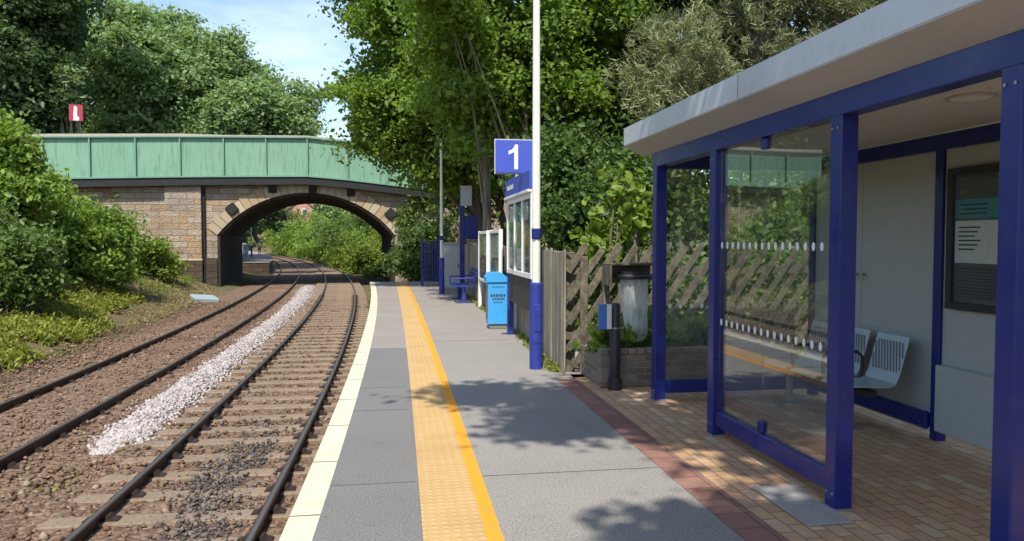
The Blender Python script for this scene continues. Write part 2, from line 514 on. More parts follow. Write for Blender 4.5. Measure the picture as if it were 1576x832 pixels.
# ------------------------------------------------------------------ mesh helpers
class MB:
    def __init__(s):
        s.v, s.f = [], []

    def add(s, vs, fs):
        b = len(s.v)
        s.v += [tuple(p) for p in vs]
        s.f += [tuple(i + b for i in f) for f in fs]
        return s

    def box(s, c, d, bev=0.0, M=None):
        hx, hy, hz = (x / 2 for x in d)
        vs, fs = [], []
        if bev <= 0:
            for z in (-hz, hz):
                for y in (-hy, hy):
                    for x in (-hx, hx):
                        vs.append(Vector((x, y, z)))
            fs = [(0, 2, 3, 1), (4, 5, 7, 6), (0, 1, 5, 4), (2, 6, 7, 3), (0, 4, 6, 2), (1, 3, 7, 5)]
        else:
            b = min(bev, hx * .9, hy * .9, hz * .9)
            idx = {}
            for sx in (-1, 1):
                for sy in (-1, 1):
                    for sz in (-1, 1):
                        for a in range(3):
                            p = [sx * (hx - b), sy * (hy - b), sz * (hz - b)]
                            p[a] = (sx * hx, sy * hy, sz * hz)[a]
                            idx[(sx, sy, sz, a)] = len(vs)
                            vs.append(Vector(p))
            I = idx
            for a in range(3):
                o = [i for i in range(3) if i != a]
                for sg in (-1, 1):
                    q = []
                    for (m, n) in ((-1, -1), (1, -1), (1, 1), (-1, 1)):
                        k = [0, 0, 0]
                        k[a] = sg
                        k[o[0]] = m
                        k[o[1]] = n
                        q.append(I[(*k, a)])
                    flip = (sg < 0) ^ (a == 1)
                    fs.append(tuple(q[::-1] if flip else q))
            for a in range(3):
                o = [i for i in range(3) if i != a]
                for m in (-1, 1):
                    for n in (-1, 1):
                        k1 = [0, 0, 0]
                        k1[o[0]], k1[o[1]] = m, n
                        ka, kb = list(k1), list(k1)
                        ka[a], kb[a] = -1, 1
                        fs.append((I[(*ka, o[0])], I[(*kb, o[0])], I[(*kb, o[1])], I[(*ka, o[1])]))
            for sx in (-1, 1):
                for sy in (-1, 1):
                    for sz in (-1, 1):
                        fs.append(tuple(I[(sx, sy, sz, a)] for a in range(3)))
        if M is not None:
            vs = [M @ p for p in vs]
        c = Vector(c)
        return s.add([p + c for p in vs], fs)

    def span(s, a, b, bev=0.0):
        return s.box([(x + y) / 2 for x, y in zip(a, b)], [abs(y - x) for x, y in zip(a, b)], bev)

    def bar(s, a, b, w, h, bev=0.0, up=(0, 0, 1)):
        a, b = Vector(a), Vector(b)
        d = (b - a)
        y = d.normalized()
        x = y.cross(Vector(up)).normalized()
        z = x.cross(y)
        M = Matrix((x, y, z)).transposed()
        return s.box((a + b) / 2, (w, d.length, h), bev, M)

    def tube(s, pts, rs, n=8, cap=True):
        pts = [Vector(p) for p in pts]
        if not hasattr(rs, '__len__'):
            rs = [rs] * len(pts)
        base = len(s.v)
        prev = None
        for i, p in enumerate(pts):
            dd = (pts[min(i + 1, len(pts) - 1)] - pts[max(i - 1, 0)]).normalized()
            if prev is None:
                x = dd.orthogonal().normalized()
            else:
                x = (prev - dd * prev.dot(dd))
                x = x.normalized() if x.length > 1e-6 else dd.orthogonal().normalized()
            prev = x
            y = dd.cross(x)
            for k in range(n):
                an = 2 * math.pi * k / n
                s.v.append(tuple(p + (x * math.cos(an) + y * math.sin(an)) * rs[i]))
        for i in range(len(pts) - 1):
            for k in range(n):
                k2 = (k + 1) % n
                s.f.append((base + i * n + k, base + i * n + k2, base + (i + 1) * n + k2, base + (i + 1) * n + k))
        if cap:
            s.f.append(tuple(base + k for k in range(n))[::-1])
            s.f.append(tuple(base + (len(pts) - 1) * n + k for k in range(n)))
        return s

    def cyl(s, c, r, h, n=20, r2=None):
        c = Vector(c)
        return s.tube([c, c + Vector((0, 0, h))], [r, r if r2 is None else r2], n)

    def prism(s, poly, a0, a1, axis='y'):
        n = len(poly)

        def P(p, t):
            return (p[0], t, p[1]) if axis == 'y' else ((t, p[0], p[1]) if axis == 'x' else (p[0], p[1], t))
        b = len(s.v)
        s.v += [P(p, a0) for p in poly] + [P(p, a1) for p in poly]
        s.f.append(tuple(b + i for i in range(n)))
        s.f.append(tuple(b + n + i for i in range(n))[::-1])
        for i in range(n):
            j = (i + 1) % n
            s.f.append((b + i, b + n + i, b + n + j, b + j))
        return s

    def grid(s, rows):
        b = len(s.v)
        m = len(rows[0])
        for r in rows:
            s.v += [tuple(p) for p in r]
        for i in range(len(rows) - 1):
            for k in range(m - 1):
                s.f.append((b + i * m + k, b + i * m + k + 1, b + (i + 1) * m + k + 1, b + (i + 1) * m + k))
        return s

    def build(s, name, mat, parent=None, smooth=False):
        me = bpy.data.meshes.new(name)
        me.from_pydata(s.v, [], s.f)
        import bmesh
        bm = bmesh.new()
        bm.from_mesh(me)
        bmesh.ops.recalc_face_normals(bm, faces=bm.faces)
        bm.to_mesh(me)
        bm.free()
        if smooth:
            me.polygons.foreach_set('use_smooth', [True] * len(me.polygons))
            try:
                me.set_sharp_from_angle(angle=rad(40))
            except Exception:
                pass
        me.materials.append(MATS[mat])
        o = bpy.data.objects.new(name, me)
        C.collection.objects.link(o)
        if parent is not None:
            o.parent = parent
        return o


def tag(o, label, cat, group=None):
    o['label'] = label
    o['category'] = cat
    if group:
        o['group'] = group
    return o


def thing(name, label, cat, loc=(0, 0, 0), rz=0.0, group=None):
    o = bpy.data.objects.new(name, None)
    o.empty_display_size = 0.2
    C.collection.objects.link(o)
    o.location = loc
    o.rotation_euler = (0, 0, rz)
    return tag(o, label, cat, group)


def structure(o):
    o['kind'] = 'structure'
    return o


def npmesh(name, verts, nper, mat, parent=None, faces=None):
    """verts (N*nper,3) one polygon of nper verts each; or faces template list per island"""
    me = bpy.data.meshes.new(name)
    verts = np.ascontiguousarray(verts, dtype=np.float32)
    nv = len(verts)
    ni = nv // nper
    if faces is None:
        faces = [tuple(range(nper))]
    flat = np.array([i for f in faces for i in f], dtype=np.int64)
    tot = np.array([len(f) for f in faces], dtype=np.int32)
    loops = (np.arange(ni)[:, None] * nper + flat[None, :]).ravel().astype(np.int32)
    totals = np.tile(tot, ni)
    starts = np.concatenate(([0], np.cumsum(totals)[:-1])).astype(np.int32)
    me.vertices.add(nv)
    me.vertices.foreach_set('co', verts.ravel())
    me.loops.add(len(loops))
    me.loops.foreach_set('vertex_index', loops)
    me.polygons.add(len(totals))
    me.polygons.foreach_set('loop_start', starts)
    me.update(calc_edges=True)
    me.materials.append(MATS[mat])
    o = bpy.data.objects.new(name, me)
    C.collection.objects.link(o)
    if parent is not None:
        o.parent = parent
    return o


def unit(a):
    return a / np.maximum(np.linalg.norm(a, axis=1, keepdims=True), 1e-9)


LEAF_F = [(0, 1, 2, 5), (2, 3, 4, 5)]


def leaf_verts(cen, size, outward=None, up=0.5, asp=0.55, jit=0.9, droop=0.3):
    """six-vertex folded leaves at centres"""
    n = len(cen)
    nr = rng.normal(size=(n, 3)) * jit
    nr[:, 2] += up
    if outward is not None:
        nr += outward * 0.6
    nr = unit(nr)
    d = rng.normal(size=(n, 3))
    d[:, 2] -= droop
    d = unit(d - nr * np.sum(d * nr, axis=1, keepdims=True))
    b = np.cross(nr, d)
    s = (size * rng.uniform(0.45, 1.55, n))[:, None]
    w = s * asp
    tip = cen + d * s * 0.5
    bas = cen - d * s * 0.5
    fold = nr * w * 0.22
    r1 = cen + d * s * 0.18 + b * w * 0.45 + fold
    r0 = cen - d * s * 0.22 + b * w * 0.40 + fold
    l1 = cen + d * s * 0.18 - b * w * 0.45 + fold
    l0 = cen - d * s * 0.22 - b * w * 0.40 + fold
    # base r0 r1 tip l1 l0
    V = np.stack([bas, r0, r1, tip, l1, l0], axis=1)
    return V.reshape(-1, 3)


LEAF6 = [(0, 1, 2, 3), (0, 3, 4, 5)]


def crown_points(lobes, n_cl, m, cl_r, shell=0.45, flat=0.6):
    """leaf centres: clusters in the outer volume of each lobe (cx,cy,cz,rx,ry,rz)"""
    sub = []
    for l in lobes:
        c0, r0 = np.array(l[:3]), np.array(l[3:6])
        sub.append(tuple(c0) + tuple(r0 * 0.64))
        for q in range(9):
            dd = rng.normal(size=3)
            dd /= np.linalg.norm(dd)
            k = rng.uniform(0.28, 0.50)
            sub.append(tuple(c0 + dd * r0 * rng.uniform(0.62, 0.98)) + tuple(r0 * k * np.array([1, 1, 0.8])))
    lobes = sub
    vol = np.array([l[3] * l[4] + l[4] * l[5] + l[3] * l[5] for l in lobes])
    share = vol / vol.sum()
    pts, outs, ccs = [], [], []
    for l, sh in zip(lobes, share):
        k = max(3, int(n_cl * sh))
        dirs = unit(rng.normal(size=(k, 3)))
        r = rng.uniform(shell ** 3, 1, k) ** (1 / 3)
        r *= rng.uniform(0.86, 1.12, k)
        cc = dirs * r[:, None] * np.array(l[3:6]) + np.array(l[0:3])
        ccs.append(cc)
        mm = rng.integers(int(m * 0.6), int(m * 1.4) + 1, k)
        rep = np.repeat(np.arange(k), mm)
        g = rng.normal(size=(len(rep), 3)) * cl_r * rng.uniform(0.6, 1.3, k)[rep][:, None]
        g[:, 2] *= flat
        pts.append(cc[rep] + g)
        outs.append(dirs[rep])
    return np.concatenate(pts), np.concatenate(outs), np.concatenate(ccs)


def wob(a, b, k, amp):
    a, b = Vector(a), Vector(b)
    out = []
    for i in range(k + 1):
        t = i / k
        p = a.lerp(b, t)
        if 0 < i < k:
            p += Vector((random.uniform(-1, 1), random.uniform(-1, 1), random.uniform(-.5, .5))) * amp
        out.append(p)
    return out


def tree(name, label, cat, base, lobes, leafm, n_cl, m, cl_r, size, trunk_r=0.2, barkm='bark', stems=None, asp=0.6,
         shell=0.45, flat=0.6, group=None, twigs=40, up=0.9, minz=None):
    root = thing(name, label, cat, base, 0, group)
    bx = Vector(base)
    L = [(l[0] - bx.x, l[1] - bx.y, l[2] - bx.z, l[3], l[4], l[5]) for l in lobes]
    P, O, cc = crown_points(L, n_cl, m, cl_r, shell, flat)
    if minz is not None:
        k = P[:, 2] > minz - bx.z
        P, O = P[k], O[k]
    npmesh('crown', leaf_verts(P, size, O, up, asp), 6, leafm, root, LEAF6)
    tb = MB()
    heads = stems or [(0, 0, 0)]
    top = sum((Vector(l[:3]) for l in L), Vector()) / len(L)
    for hx, hy, hz in heads:
        tp = Vector((top.x * 0.7 + hx * 0.6, top.y * 0.7 + hy * 0.6, top.z * 1.05))
        pts = wob((hx, hy, -0.3), tp, 6, trunk_r * 0.9)
        tb.tube(pts, [trunk_r * (1.25 - 0.9 * i / 6) for i in range(7)], 9)
        for l in L:
            s0 = pts[random.choice([2, 3, 4])]
            e = Vector(l[:3]) + Vector((0, 0, l[5] * 0.3))
            tb.tube(wob(s0, e, 4, 0.12 * l[3]), [trunk_r * 0.5 * (1 - 0.2 * i) for i in range(5)], 6)
    for i in range(twigs):
        l = random.choice(L)
        q = cc[random.randrange(len(cc))]
        q = Vector(q)
        c0 = min((Vector(l2[:3]) for l2 in L), key=lambda z: (z - q).length)
        tb.tube(wob(c0, q, 3, 0.1), [0.03, 0.022, 0.015, 0.006], 5, False)
    tb.build('trunk', barkm, root, True)
    return root


def bush(name, label, cat, base, lobes, leafm, n_cl, m, cl_r, size, asp=0.6, stem_m='bark', group=None, up=0.5, nst=7, minz=None, shell=0.4, shoots=90, shoot_l=1.0):
    root = thing(name, label, cat, base, 0, group)
    bx = Vector(base)
    L = [(l[0] - bx.x, l[1] - bx.y, l[2] - bx.z, l[3], l[4], l[5]) for l in lobes]
    P, O, cc = crown_points(L, n_cl, m, cl_r, shell, 0.7)
    if minz is not None:
        k = P[:, 2] > minz - bx.z
        P, O = P[k], O[k]
    tb = MB()
    if shoots:
        sp_, so_ = [], []
        for i in range(shoots):
            k = int(rng.integers(len(P)))
            d = O[k] * 0.8 + np.array([0, 0, 0.9]) + rng.normal(size=3) * 0.35
            d /= np.linalg.norm(d)
            ln = rng.uniform(0.35, 0.95) * shoot_l
            q = P[k] + d * np.linspace(0, ln, 14)[:, None] + rng.normal(size=(14, 3)) * size * 0.45
            sp_.append(q)
            so_.append(np.repeat(d[None], 14, 0))
            tb.tube([P[k] - d * 0.3, P[k] + d * ln * 0.9], [0.012, 0.004], 4, False)
        P = np.concatenate([P] + sp_)
        O = np.concatenate([O] + so_)
    npmesh('foliage', leaf_verts(P, size, O, up, asp), 6, leafm, root, LEAF6)
    for i in range(nst):
        q = Vector(cc[random.randrange(len(cc))])
        tb.tube(wob((random.uniform(-.3, .3), random.uniform(-.3, .3), -0.2), q, 4, 0.1), [0.045, 0.04, 0.03, 0.02, 0.008], 6)
    tb.build('stem', stem_m, root, True)
    return root


# ------------------------------------------------------------------ layout curve: platform edge line u(v)
def edge(v):
    v = np.asarray(v, dtype=float)
    w = np.clip(v, 4, 170) - 4
    e = -0.66 + 0.0226 * w - 0.00126 * w * w
    sl = 0.0226 - 0.00252 * 166
    return e + np.where(v > 170, (v - 170) * sl, 0) + np.where(v < 4, (v - 4) * 0.012, 0)


def E(v):
    return float(edge(v))


PLAT_END = 31.2
BR = Vector((-4.75, 43.6, 0.0))
BR_RZ = rad(4.4)


def sstep(a, b, x):
    t = np.clip((x - a) / (b - a), 0, 1)
    return t * t * (3 - 2 * t)


def ground_z(r, v):
    r = np.asarray(r, float)
    v = np.asarray(v, float)
    left = np.interp(-r, [0, 6.4, 7.6, 9, 11, 14, 18, 24, 60, 300], [-1.06, -1.06, -0.86, -0.45, 0.45, 2.1, 4.1, 5.2, 6.0, 6.0])
    near = np.interp(r, [0, 0.25, 0.6, 6.6, 9.5, 20, 60, 300], [-1.06, -1.02, -0.16, -0.14, 0.5, 3.5, 6.0, 6.0])
    far = np.interp(r, [0, 1.0, 2.4, 6, 12, 25, 60, 300], [-1.06, -1.02, -0.55, 1.6, 4.6, 6.0, 6.0, 6.0])
    mid = np.interp(r, [0, 1.8, 3.0, 6, 12, 25, 60, 300], [-1.06, -1.0, -0.35, 0.0, 1.4, 4.0, 6.0, 6.0])
    w1 = sstep(30.5, 32.0, v)
    w2 = sstep(50.0, 56.0, v)
    right = near * (1 - w1) + mid * (w1 - w2) + far * w2
    z = np.where(r < 0, left, right)
    return z


def gz(u, v):
    return float(ground_z(u - E(v), v))


# ------------------------------------------------------------------ ground
rs = np.concatenate([[-300, -150, -80, -50], np.arange(-36, -6.0, 1.0), [-6.4, -5, -3, -1, 0, 0.25, 0.6, 1.0, 1.8, 2.4, 3.0, 3.6], np.arange(4.6, 27, 1.2), [34, 45, 60, 100, 180, 300]])
rs = np.unique(np.round(rs, 3))
vs = np.concatenate([[-200, -80, -40], np.arange(-20, 60, 1.0), np.arange(60, 180, 2.5), [190, 220, 270, 350, 450, 600]])
rows = []
for v in vs:
    z = ground_z(rs, v)
    bumpy = rng.normal(size=len(rs)) * 0.07 * ((rs < -7.5) | (rs > 7.5))
    e = E(v)
    rows.append([(e + r, v, zz + b) for r, zz, b in zip(rs, z, bumpy)])
structure(MB().grid(rows).build('ground', 'terrain', None, True))

# ballast bed: slightly cambered sheet over the ground
rb = np.array([-7.4, -6.9, -6.55, -5.9, -4.65, -3.4, -3.0, -2.6, -1.35, -0.3, -0.02])
zb = np.array([-1.0, -0.97, -0.95, -0.93, -0.93, -0.93, -0.955, -0.93, -0.93, -0.95, -0.97])
rows = []
for v in np.concatenate([np.arange(-4, 60, 1.0), np.arange(60, 172, 3.0)]):
    jig = rng.normal(size=len(rb)) * 0.012
    e = E(v)
    rows.append([(e + r + (random.uniform(-.25, .25) if i == 0 else 0), v, z + j) for i, (r, z, j) in enumerate(zip(rb, zb, jig))])
structure(MB().grid(rows).build('ballast_bed', 'ballast_bed', None, True))

# ------------------------------------------------------------------ tracks
RAIL_TOP = -0.80
prof = [(-0.07, -0.155), (0.07, -0.155), (0.07, -0.14), (0.012, -0.125), (0.012, -0.045), (0.036, -0.035), (0.036, -0.004), (0.028, 0), (-0.028, 0),
        (-0.036, -0.004), (-0.036, -0.035), (-0.012, -0.045), (-0.012, -0.125), (-0.07, -0.14)]


def rail_mesh(off):
    m = MB()
    vv = np.concatenate([np.arange(-3, 50, 1.0), np.arange(50, 171, 2.0)])
    rings = [[(E(v) + off + px, v, RAIL_TOP + pz) for px, pz in prof] for v in vv]
    rings = [r + [r[0]] for r in rings]
    return m.grid(rings)


def make_track(off, label, nsl, buried):
    root = thing('railway_track', label, 'railway track', (E(5) + off, 5.0, -0.95))
    inv = Vector(root.location)
    for s in (-0.752, 0.752):
        o = rail_mesh(off + s).build('rail', 'rust', root)
        o.data.transform(Matrix.Translation(-inv))
        vv = np.concatenate([np.arange(-3, 50, 1.0), np.arange(50, 171, 2.0)])
        q = MB().grid([[(E(v) + off + s - 0.020, v, RAIL_TOP + 0.0015), (E(v) + off + s + 0.020, v, RAIL_TOP + 0.0015)] for v in vv]).build('running_band', 'rail_steel', o)
        q.data.transform(Matrix.Translation(-inv))
    proto = MB().box((0, 0, 0), (2.55, 0.255, 0.13), 0.015)
    so = None
    ch = MB().prism([(-0.16, 0.0655), (0.16, 0.0655), (0.15, 0.078), (0.10, 0.09), (0.075, 0.12), (0.055, 0.12), (0.05, 0.07), (-0.05, 0.07), (-0.055, 0.12), (-0.075, 0.12), (-0.10, 0.09), (-0.15, 0.078)], -0.06, 0.06, 'y')
    v0 = 2.6
    cho = None
    for i in range(nsl):
        v = v0 + i * 0.68
        if so is None:
            so = proto.build('sleeper', 'tie_wood', root)
            o = so
            cho = ch.build('rail_chair', 'rust', so)
            cho.location.x = -0.752
            c2 = cho.copy()
            C.collection.objects.link(c2)
            c2.parent = so
            c2.location.x = 0.752
        else:
            o = so.copy()
            C.collection.objects.link(o)
            o.parent = root
            if i < 50:
                for sx in (-0.752, 0.752):
                    c2 = cho.copy()
                    C.collection.objects.link(c2)
                    c2.parent = o
                    c2.location.x = sx
        o.location = (E(v) + off - inv.x, v - inv.y, RAIL_TOP - 0.172 + (-0.035 if buried else 0.0) - inv.z + random.uniform(-.008, .012))
        o.rotation_euler = (random.uniform(-.02, .02), 0, math.atan(0.00252 * max(0, v - 4) - 0.0226) + random.uniform(-.012, .012))
    far = MB()
    for i in range(nsl, 190):
        v = v0 + i * 0.68
        far.box((E(v) + off - inv.x, v - inv.y, RAIL_TOP - 0.22 - inv.z), (2.55, 0.25, 0.12), 0, Matrix.Rotation(math.atan(0.00252 * (v - 4) - 0.0226), 3, 'Z'))
    fo = far.build('far_sleeper', 'tie_wood', root)
    fo['kind'] = 'stuff'
    return root


make_track(-1.35, 'rusty railway track running alongside the platform edge, its timber sleepers showing', 95, False)
make_track(-4.65, 'rusty railway track beside the grassy bank, sleepers half buried in brown ballast', 95, True)

# loose stones
OCT_F = [(0, 2, 4), (2, 1, 4), (1, 3, 4), (3, 0, 4), (2, 0, 5), (1, 2, 5), (3, 1, 5), (0, 3, 5)]
OCT = np.array([(1, 0, 0), (-1, 0, 0), (0, 1, 0), (0, -1, 0), (0, 0, 1), (0, 0, -1)], float)


def stones(name, cen, size, mat):
    n = len(cen)
    s = size * np.clip(rng.lognormal(-0.05, 0.42, n), 0.35, 1.75)
    V = OCT[None] * rng.uniform(0.6, 1.25, (n, 6, 1)) + rng.normal(size=(n, 6, 3)) * 0.22
    V *= s[:, None, None] * np.array([1, 1, 0.75])
    an = rng.uniform(0, 2 * math.pi, n)
    ca, sa = np.cos(an), np.sin(an)
    x = V[:, :, 0] * ca[:, None] - V[:, :, 1] * sa[:, None]
    y = V[:, :, 0] * sa[:, None] + V[:, :, 1] * ca[:, None]
    V = np.stack([x, y, V[:, :, 2]], axis=2) + cen[:, None, :]
    return npmesh(name, V.reshape(-1, 3), 6, mat, None, OCT_F)


def strew(n, r0, r1, v0, v1, zoff, power=1.6):
    v = v0 + (v1 - v0) * rng.uniform(0, 1, n) ** power
    r = rng.uniform(r0, r1, n)
    z = np.interp(r, rb, zb) + zoff + rng.normal(size=n) * 0.012
    return r, v, z


r1, v1, z1 = strew(34000, -8.2, -0.05, 3.0, 34, 0.005)
sl = np.abs(((v1 - 2.6) / 0.68 + 0.5) % 1 - 0.5) * 0.68
on_sl = (np.abs(r1 + 1.35) < 1.27) & (sl < 0.135)
keep = ~(on_sl & (rng.uniform(0, 1, len(r1)) < 0.86))
for ro in (-1.35, -4.65):
    for s in (-0.752, 0.752):
        keep &= ~(np.abs(r1 - ro - s) < 0.09)
oily = rng.uniform(0, 1, len(r1)) < (v1 < 12.5) * sstep(12.5, 9.0, v1) * np.exp(-((r1 + 1.2 + 0.12 * np.sin(v1 * 1.7)) / 0.34) ** 2) * 1.25
zb_far = np.interp(-r1, [6.4, 7.6, 9], [0, 0.14, 0.55])
z1 = z1 + zb_far
P1 = np.stack([edge(v1) + r1, v1, z1], axis=1)
o = stones('ballast_gravel', P1[keep & ~oily], 0.031, 'ballast_rock')
o['kind'] = 'stuff'
tag(o, 'loose brown ballast stones strewn around and between the rails', 'ballast')
r2, v2, z2 = strew(9000, -1.9, -0.55, 4.6, 12.0, 0.016, 1.1)
k2 = np.abs(r2 + 1.2 + 0.14 * np.sin(v2 * 1.7)) < 0.33 + 0.08 * np.sin(v2 * 2.3)
k2 = rng.uniform(0, 1, len(v2)) < (0.9 * sstep(12.0, 8.0, v2)) * np.exp(-((r2 + 1.2 + 0.1 * np.sin(v2 * 1.7)) / 0.27) ** 2)
P2 = np.concatenate([np.stack([edge(v2) + r2, v2, z2 + 0.012], axis=1)[k2], P1[keep & oily]])
o = stones('oily_gravel', P2, 0.021, 'oily_rock')
o['kind'] = 'stuff'
tag(o, 'patch of oil blackened ballast between the rails nearest the platform', 'ballast')
# pale new ballast heap between the tracks
n = 24000
v = 9.8 + (44 - 9.8) * rng.uniform(0, 1, n) ** 1.7
wd = np.interp(v, [9.8, 10.6, 12, 44], [0.10, 0.34, 0.41, 0.40]) * (1 + 0.12 * np.sin(v * 3.1))
q = np.clip(rng.normal(size=n) * 0.5, -1.25, 1.25)
hh = np.interp(v, [9.8, 11.5, 40], [0.02, 0.10, 0.10]) * np.clip(1 - np.abs(q) ** 1.6, 0, 1)
cen = np.stack([edge(v) - 3.02 + q * wd, v, -0.94 + hh * rng.uniform(0.55, 1, n)], axis=1)
o = stones('pale_gravel', cen, 0.027, 'white_rock')
o['kind'] = 'stuff'
tag(o, 'long ridge of fresh pinkish white ballast tipped between the two tracks', 'ballast')

# ------------------------------------------------------------------ platform
def strip(name, r0, r1, v0, v1, z, mat, follow=(1.0, 1.0), thick=0.0, step=0.5):
    vv = np.arange(v0, v1 + 1e-6, (v1 - v0) / max(1, round((v1 - v0) / step)))

    def U(r, f, v):
        return -0.66 + (E(v) + 0.66) * f + r
    rows = [[(U(r0, follow[0], v), v, z), (U(r1, follow[1], v), v, z)] for v in vv]
    m = MB().grid(rows)
    if thick:
        m2 = MB()
        ring = [[(U(r0, follow[0], v), v, z), (U(r1, follow[1], v), v, z), (U(r1, follow[1], v), v, z - thick), (U(r0, follow[0], v), v, z - thick), (U(r0, follow[0], v), v, z)] for v in vv]
        m2.grid(ring)
        a = ring[0][:4]
        b = ring[-1][:4]
        m2.add(a, [(0, 1, 2, 3)])
        m2.add(b, [(0, 1, 2, 3)])
        m = m2
    return m.build(name, mat)


structure(strip('platform', 0.10, 5.75, -3, PLAT_END, -0.008, 'concrete', (1, 0), 1.05))
structure(strip('platform_wall', 0.12, 0.16, -3, PLAT_END, -0.07, 'dark_stone', (1, 1), 0.95))
structure(strip('platform_edge', 0.0, 0.185, -3, PLAT_END, 0.0, 'edge_white', (1, 1), 0.07))
structure(strip('asphalt_edge', 0.185, 0.815, -3, 11.9, 0.0, 'asphalt_edge', (1, 0.35)))
structure(strip('asphalt_edge', 0.185, 0.815, 11.9, PLAT_END, 0.0, 'asphalt_worn', (1, 0.35)))
structure(strip('asphalt', 1.27, 2.62, -3, 9.0, 0.0, 'asphalt_main', (0.35, 0)))
structure(strip('asphalt', 1.27, 3.05, 9.0, 12.6, 0.0, 'asphalt_main', (0.35, 0)))
structure(strip('asphalt', 1.27, 3.05, 12.6, PLAT_END, 0.0, 'asphalt_worn', (0.35, 0)))
structure(strip('tactile_strip', 0.815, 1.175, -3, PLAT_END, 0.002, 'tactile', (0.35, 0.35)))
structure(strip('yellow_line', 1.175, 1.27, -3, PLAT_END, 0.001, 'line_orange', (0.35, 0.35)))
structure(strip('brick_paving', 2.86, 5.75, -3, 9.2, 0.0, 'pavers', (0, 0)))
structure(strip('red_paving', 2.62, 2.86, -3, 8.9, 0.003, 'red_strip', (0, 0)))
jm = MB()
for vj in (5.25, 7.55, 8.72, 11.9):
    jm.span((E(vj) + 0.19, vj - 0.005, 0.0), (0.14, vj + 0.005, 0.003))
for vj in (5.3, 12.62):
    jm.span((0.62, vj - 0.005, 0.0), (1.95, vj + 0.005, 0.003))
for k in range(28):
    vj = -1.0 + k * 1.14
    jm.span((E(vj) + 0.001, vj - 0.005, 0.0), (E(vj) + 0.184, vj + 0.005, 0.003))
structure(jm.build('asphalt_joint', 'joint_tar'))
MBc = MB().span((2.42, 4.05, 0.002), (2.72, 4.75, 0.012), 0.003)
o = MBc.build('access_cover', 'concrete')
tag(o, 'grey concrete access cover set in the brick paving in front of the shelter', 'access cover')

# ------------------------------------------------------------------ shelter
FX, BX = 2.73, 4.62       # front and back lines
SV = [1.45, 2.98, 4.32, 6.15, 7.6]
sh = thing('waiting_shelter', 'dark blue platform waiting shelter with glass panels and pale grey flat roof', 'shelter', (3.6, 4.5, 0))
SO = Vector(sh.location)


def shp(name, m, mat, smooth=False):
    o = m.build(name, mat, sh, smooth)
    o.data.transform(Matrix.Translation(-SO))
    return o


PW = 0.12
for v in SV:
    shp('post', MB().span((FX, v - PW / 2, 0), (FX + PW, v + PW / 2, 2.50), 0.008), 'blue_paint')
    shp('base_plate', MB().span((FX - 0.015, v - PW / 2 - 0.015, 0), (FX + PW + 0.015, v + PW / 2 + 0.015, 0.012), 0.003), 'steel')
for v in (1.45, 3.2, 5.67, 7.6):
    shp('post', MB().span((BX - 0.09, v - 0.045, 0), (BX, v + 0.045, 2.48), 0.006), 'blue_paint')
shp('beam', MB().span((FX - 0.004, 1.3, 2.475), (FX + PW + 0.004, 7.665, 2.63), 0.006), 'blue_paint')
shp('beam', MB().span((BX - 0.10, 1.3, 2.46), (BX + 0.01, 7.665, 2.59), 0.006), 'blue_paint')
shp('beam', MB().span((FX + PW + 0.004, 7.55, 2.46), (BX - 0.10, 7.65, 2.60), 0.006), 'blue_paint')
shp('beam', MB().span((FX + PW + 0.004, 1.40, 2.46), (BX - 0.10, 1.50, 2.60), 0.006), 'blue_paint')
bm_proto = None
for v in SV:
    for (dy, z) in ((-0.03, 2.40), (0.03, 2.40), (-0.03, 0.10), (0.03, 0.10)):
        if bm_proto is None:
            bm_proto = MB().prism([(0.009 * math.cos(k * math.pi / 3), 0.009 * math.sin(k * math.pi / 3)) for k in range(6)], -0.007, 0.0, 'x').build('bolt', 'steel', sh)
            d = bm_proto
        else:
            d = bm_proto.copy()
            C.collection.objects.link(d)
            d.parent = sh
        d.location = Vector((FX, v + dy, z)) - SO
# front glass bay
y0, y1 = 4.32 + PW / 2, 6.15 - PW / 2
ym = 5.31
shp('bottom_rail', MB().span((FX + 0.02, y0, 0.09), (FX + 0.10, y1, 0.225), 0.006), 'blue_paint')
for a, b in ((y0 + 0.004, ym - 0.004), (ym + 0.004, y1 - 0.004)):
    shp('glass_panel', MB().span((FX + 0.05, a, 0.228), (FX + 0.06, b, 2.472)), 'glass')
for z in (0.235, 2.39):
    shp('clamp', MB().span((FX + 0.03, ym - 0.045, z), (FX + 0.08, ym + 0.045, z + 0.085), 0.01), 'blue_paint')
# dots on the glass: one mesh, copied
def dots(places, plane, rx, axis):
    proto = None
    for (t_, z) in places:
        if proto is None:
            c = [(rx * math.cos(2 * math.pi * q / 10), 0.030 * math.sin(2 * math.pi * q / 10)) for q in range(10)]
            proto = MB().prism(c, -0.0009, 0.0009, axis).build('visibility_dot', 'white_paint', sh)
            d = proto
        else:
            d = proto.copy()
            C.collection.objects.link(d)
            d.parent = sh
        p = Vector((plane, t_, z) if axis == 'x' else (t_, plane, z))
        d.location = p - SO


dots([(y0 + 0.05 + k * (y1 - y0 - 0.1) / 16, z) for z in (1.00, 1.66) for k in range(17)], FX + 0.0485, 0.020, 'x')
# far end bay
x0, x1 = FX + PW, BX - 0.09
shp('bottom_rail', MB().span((x0, 7.57, 0.07), (x1, 7.64, 0.205), 0.006), 'blue_paint')
xm = (x0 + x1) / 2
for a, b in ((x0 + 0.004, xm - 0.004), (xm + 0.004, x1 - 0.004)):
    shp('glass_panel', MB().span((a, 7.60, 0.208), (b, 7.61, 2.458)), 'glass')
dots([(x0 + 0.06 + k * (x1 - x0 - 0.12) / 13, z) for z in (1.00, 1.66) for k in range(14)], 7.5985, 0.018, 'y')
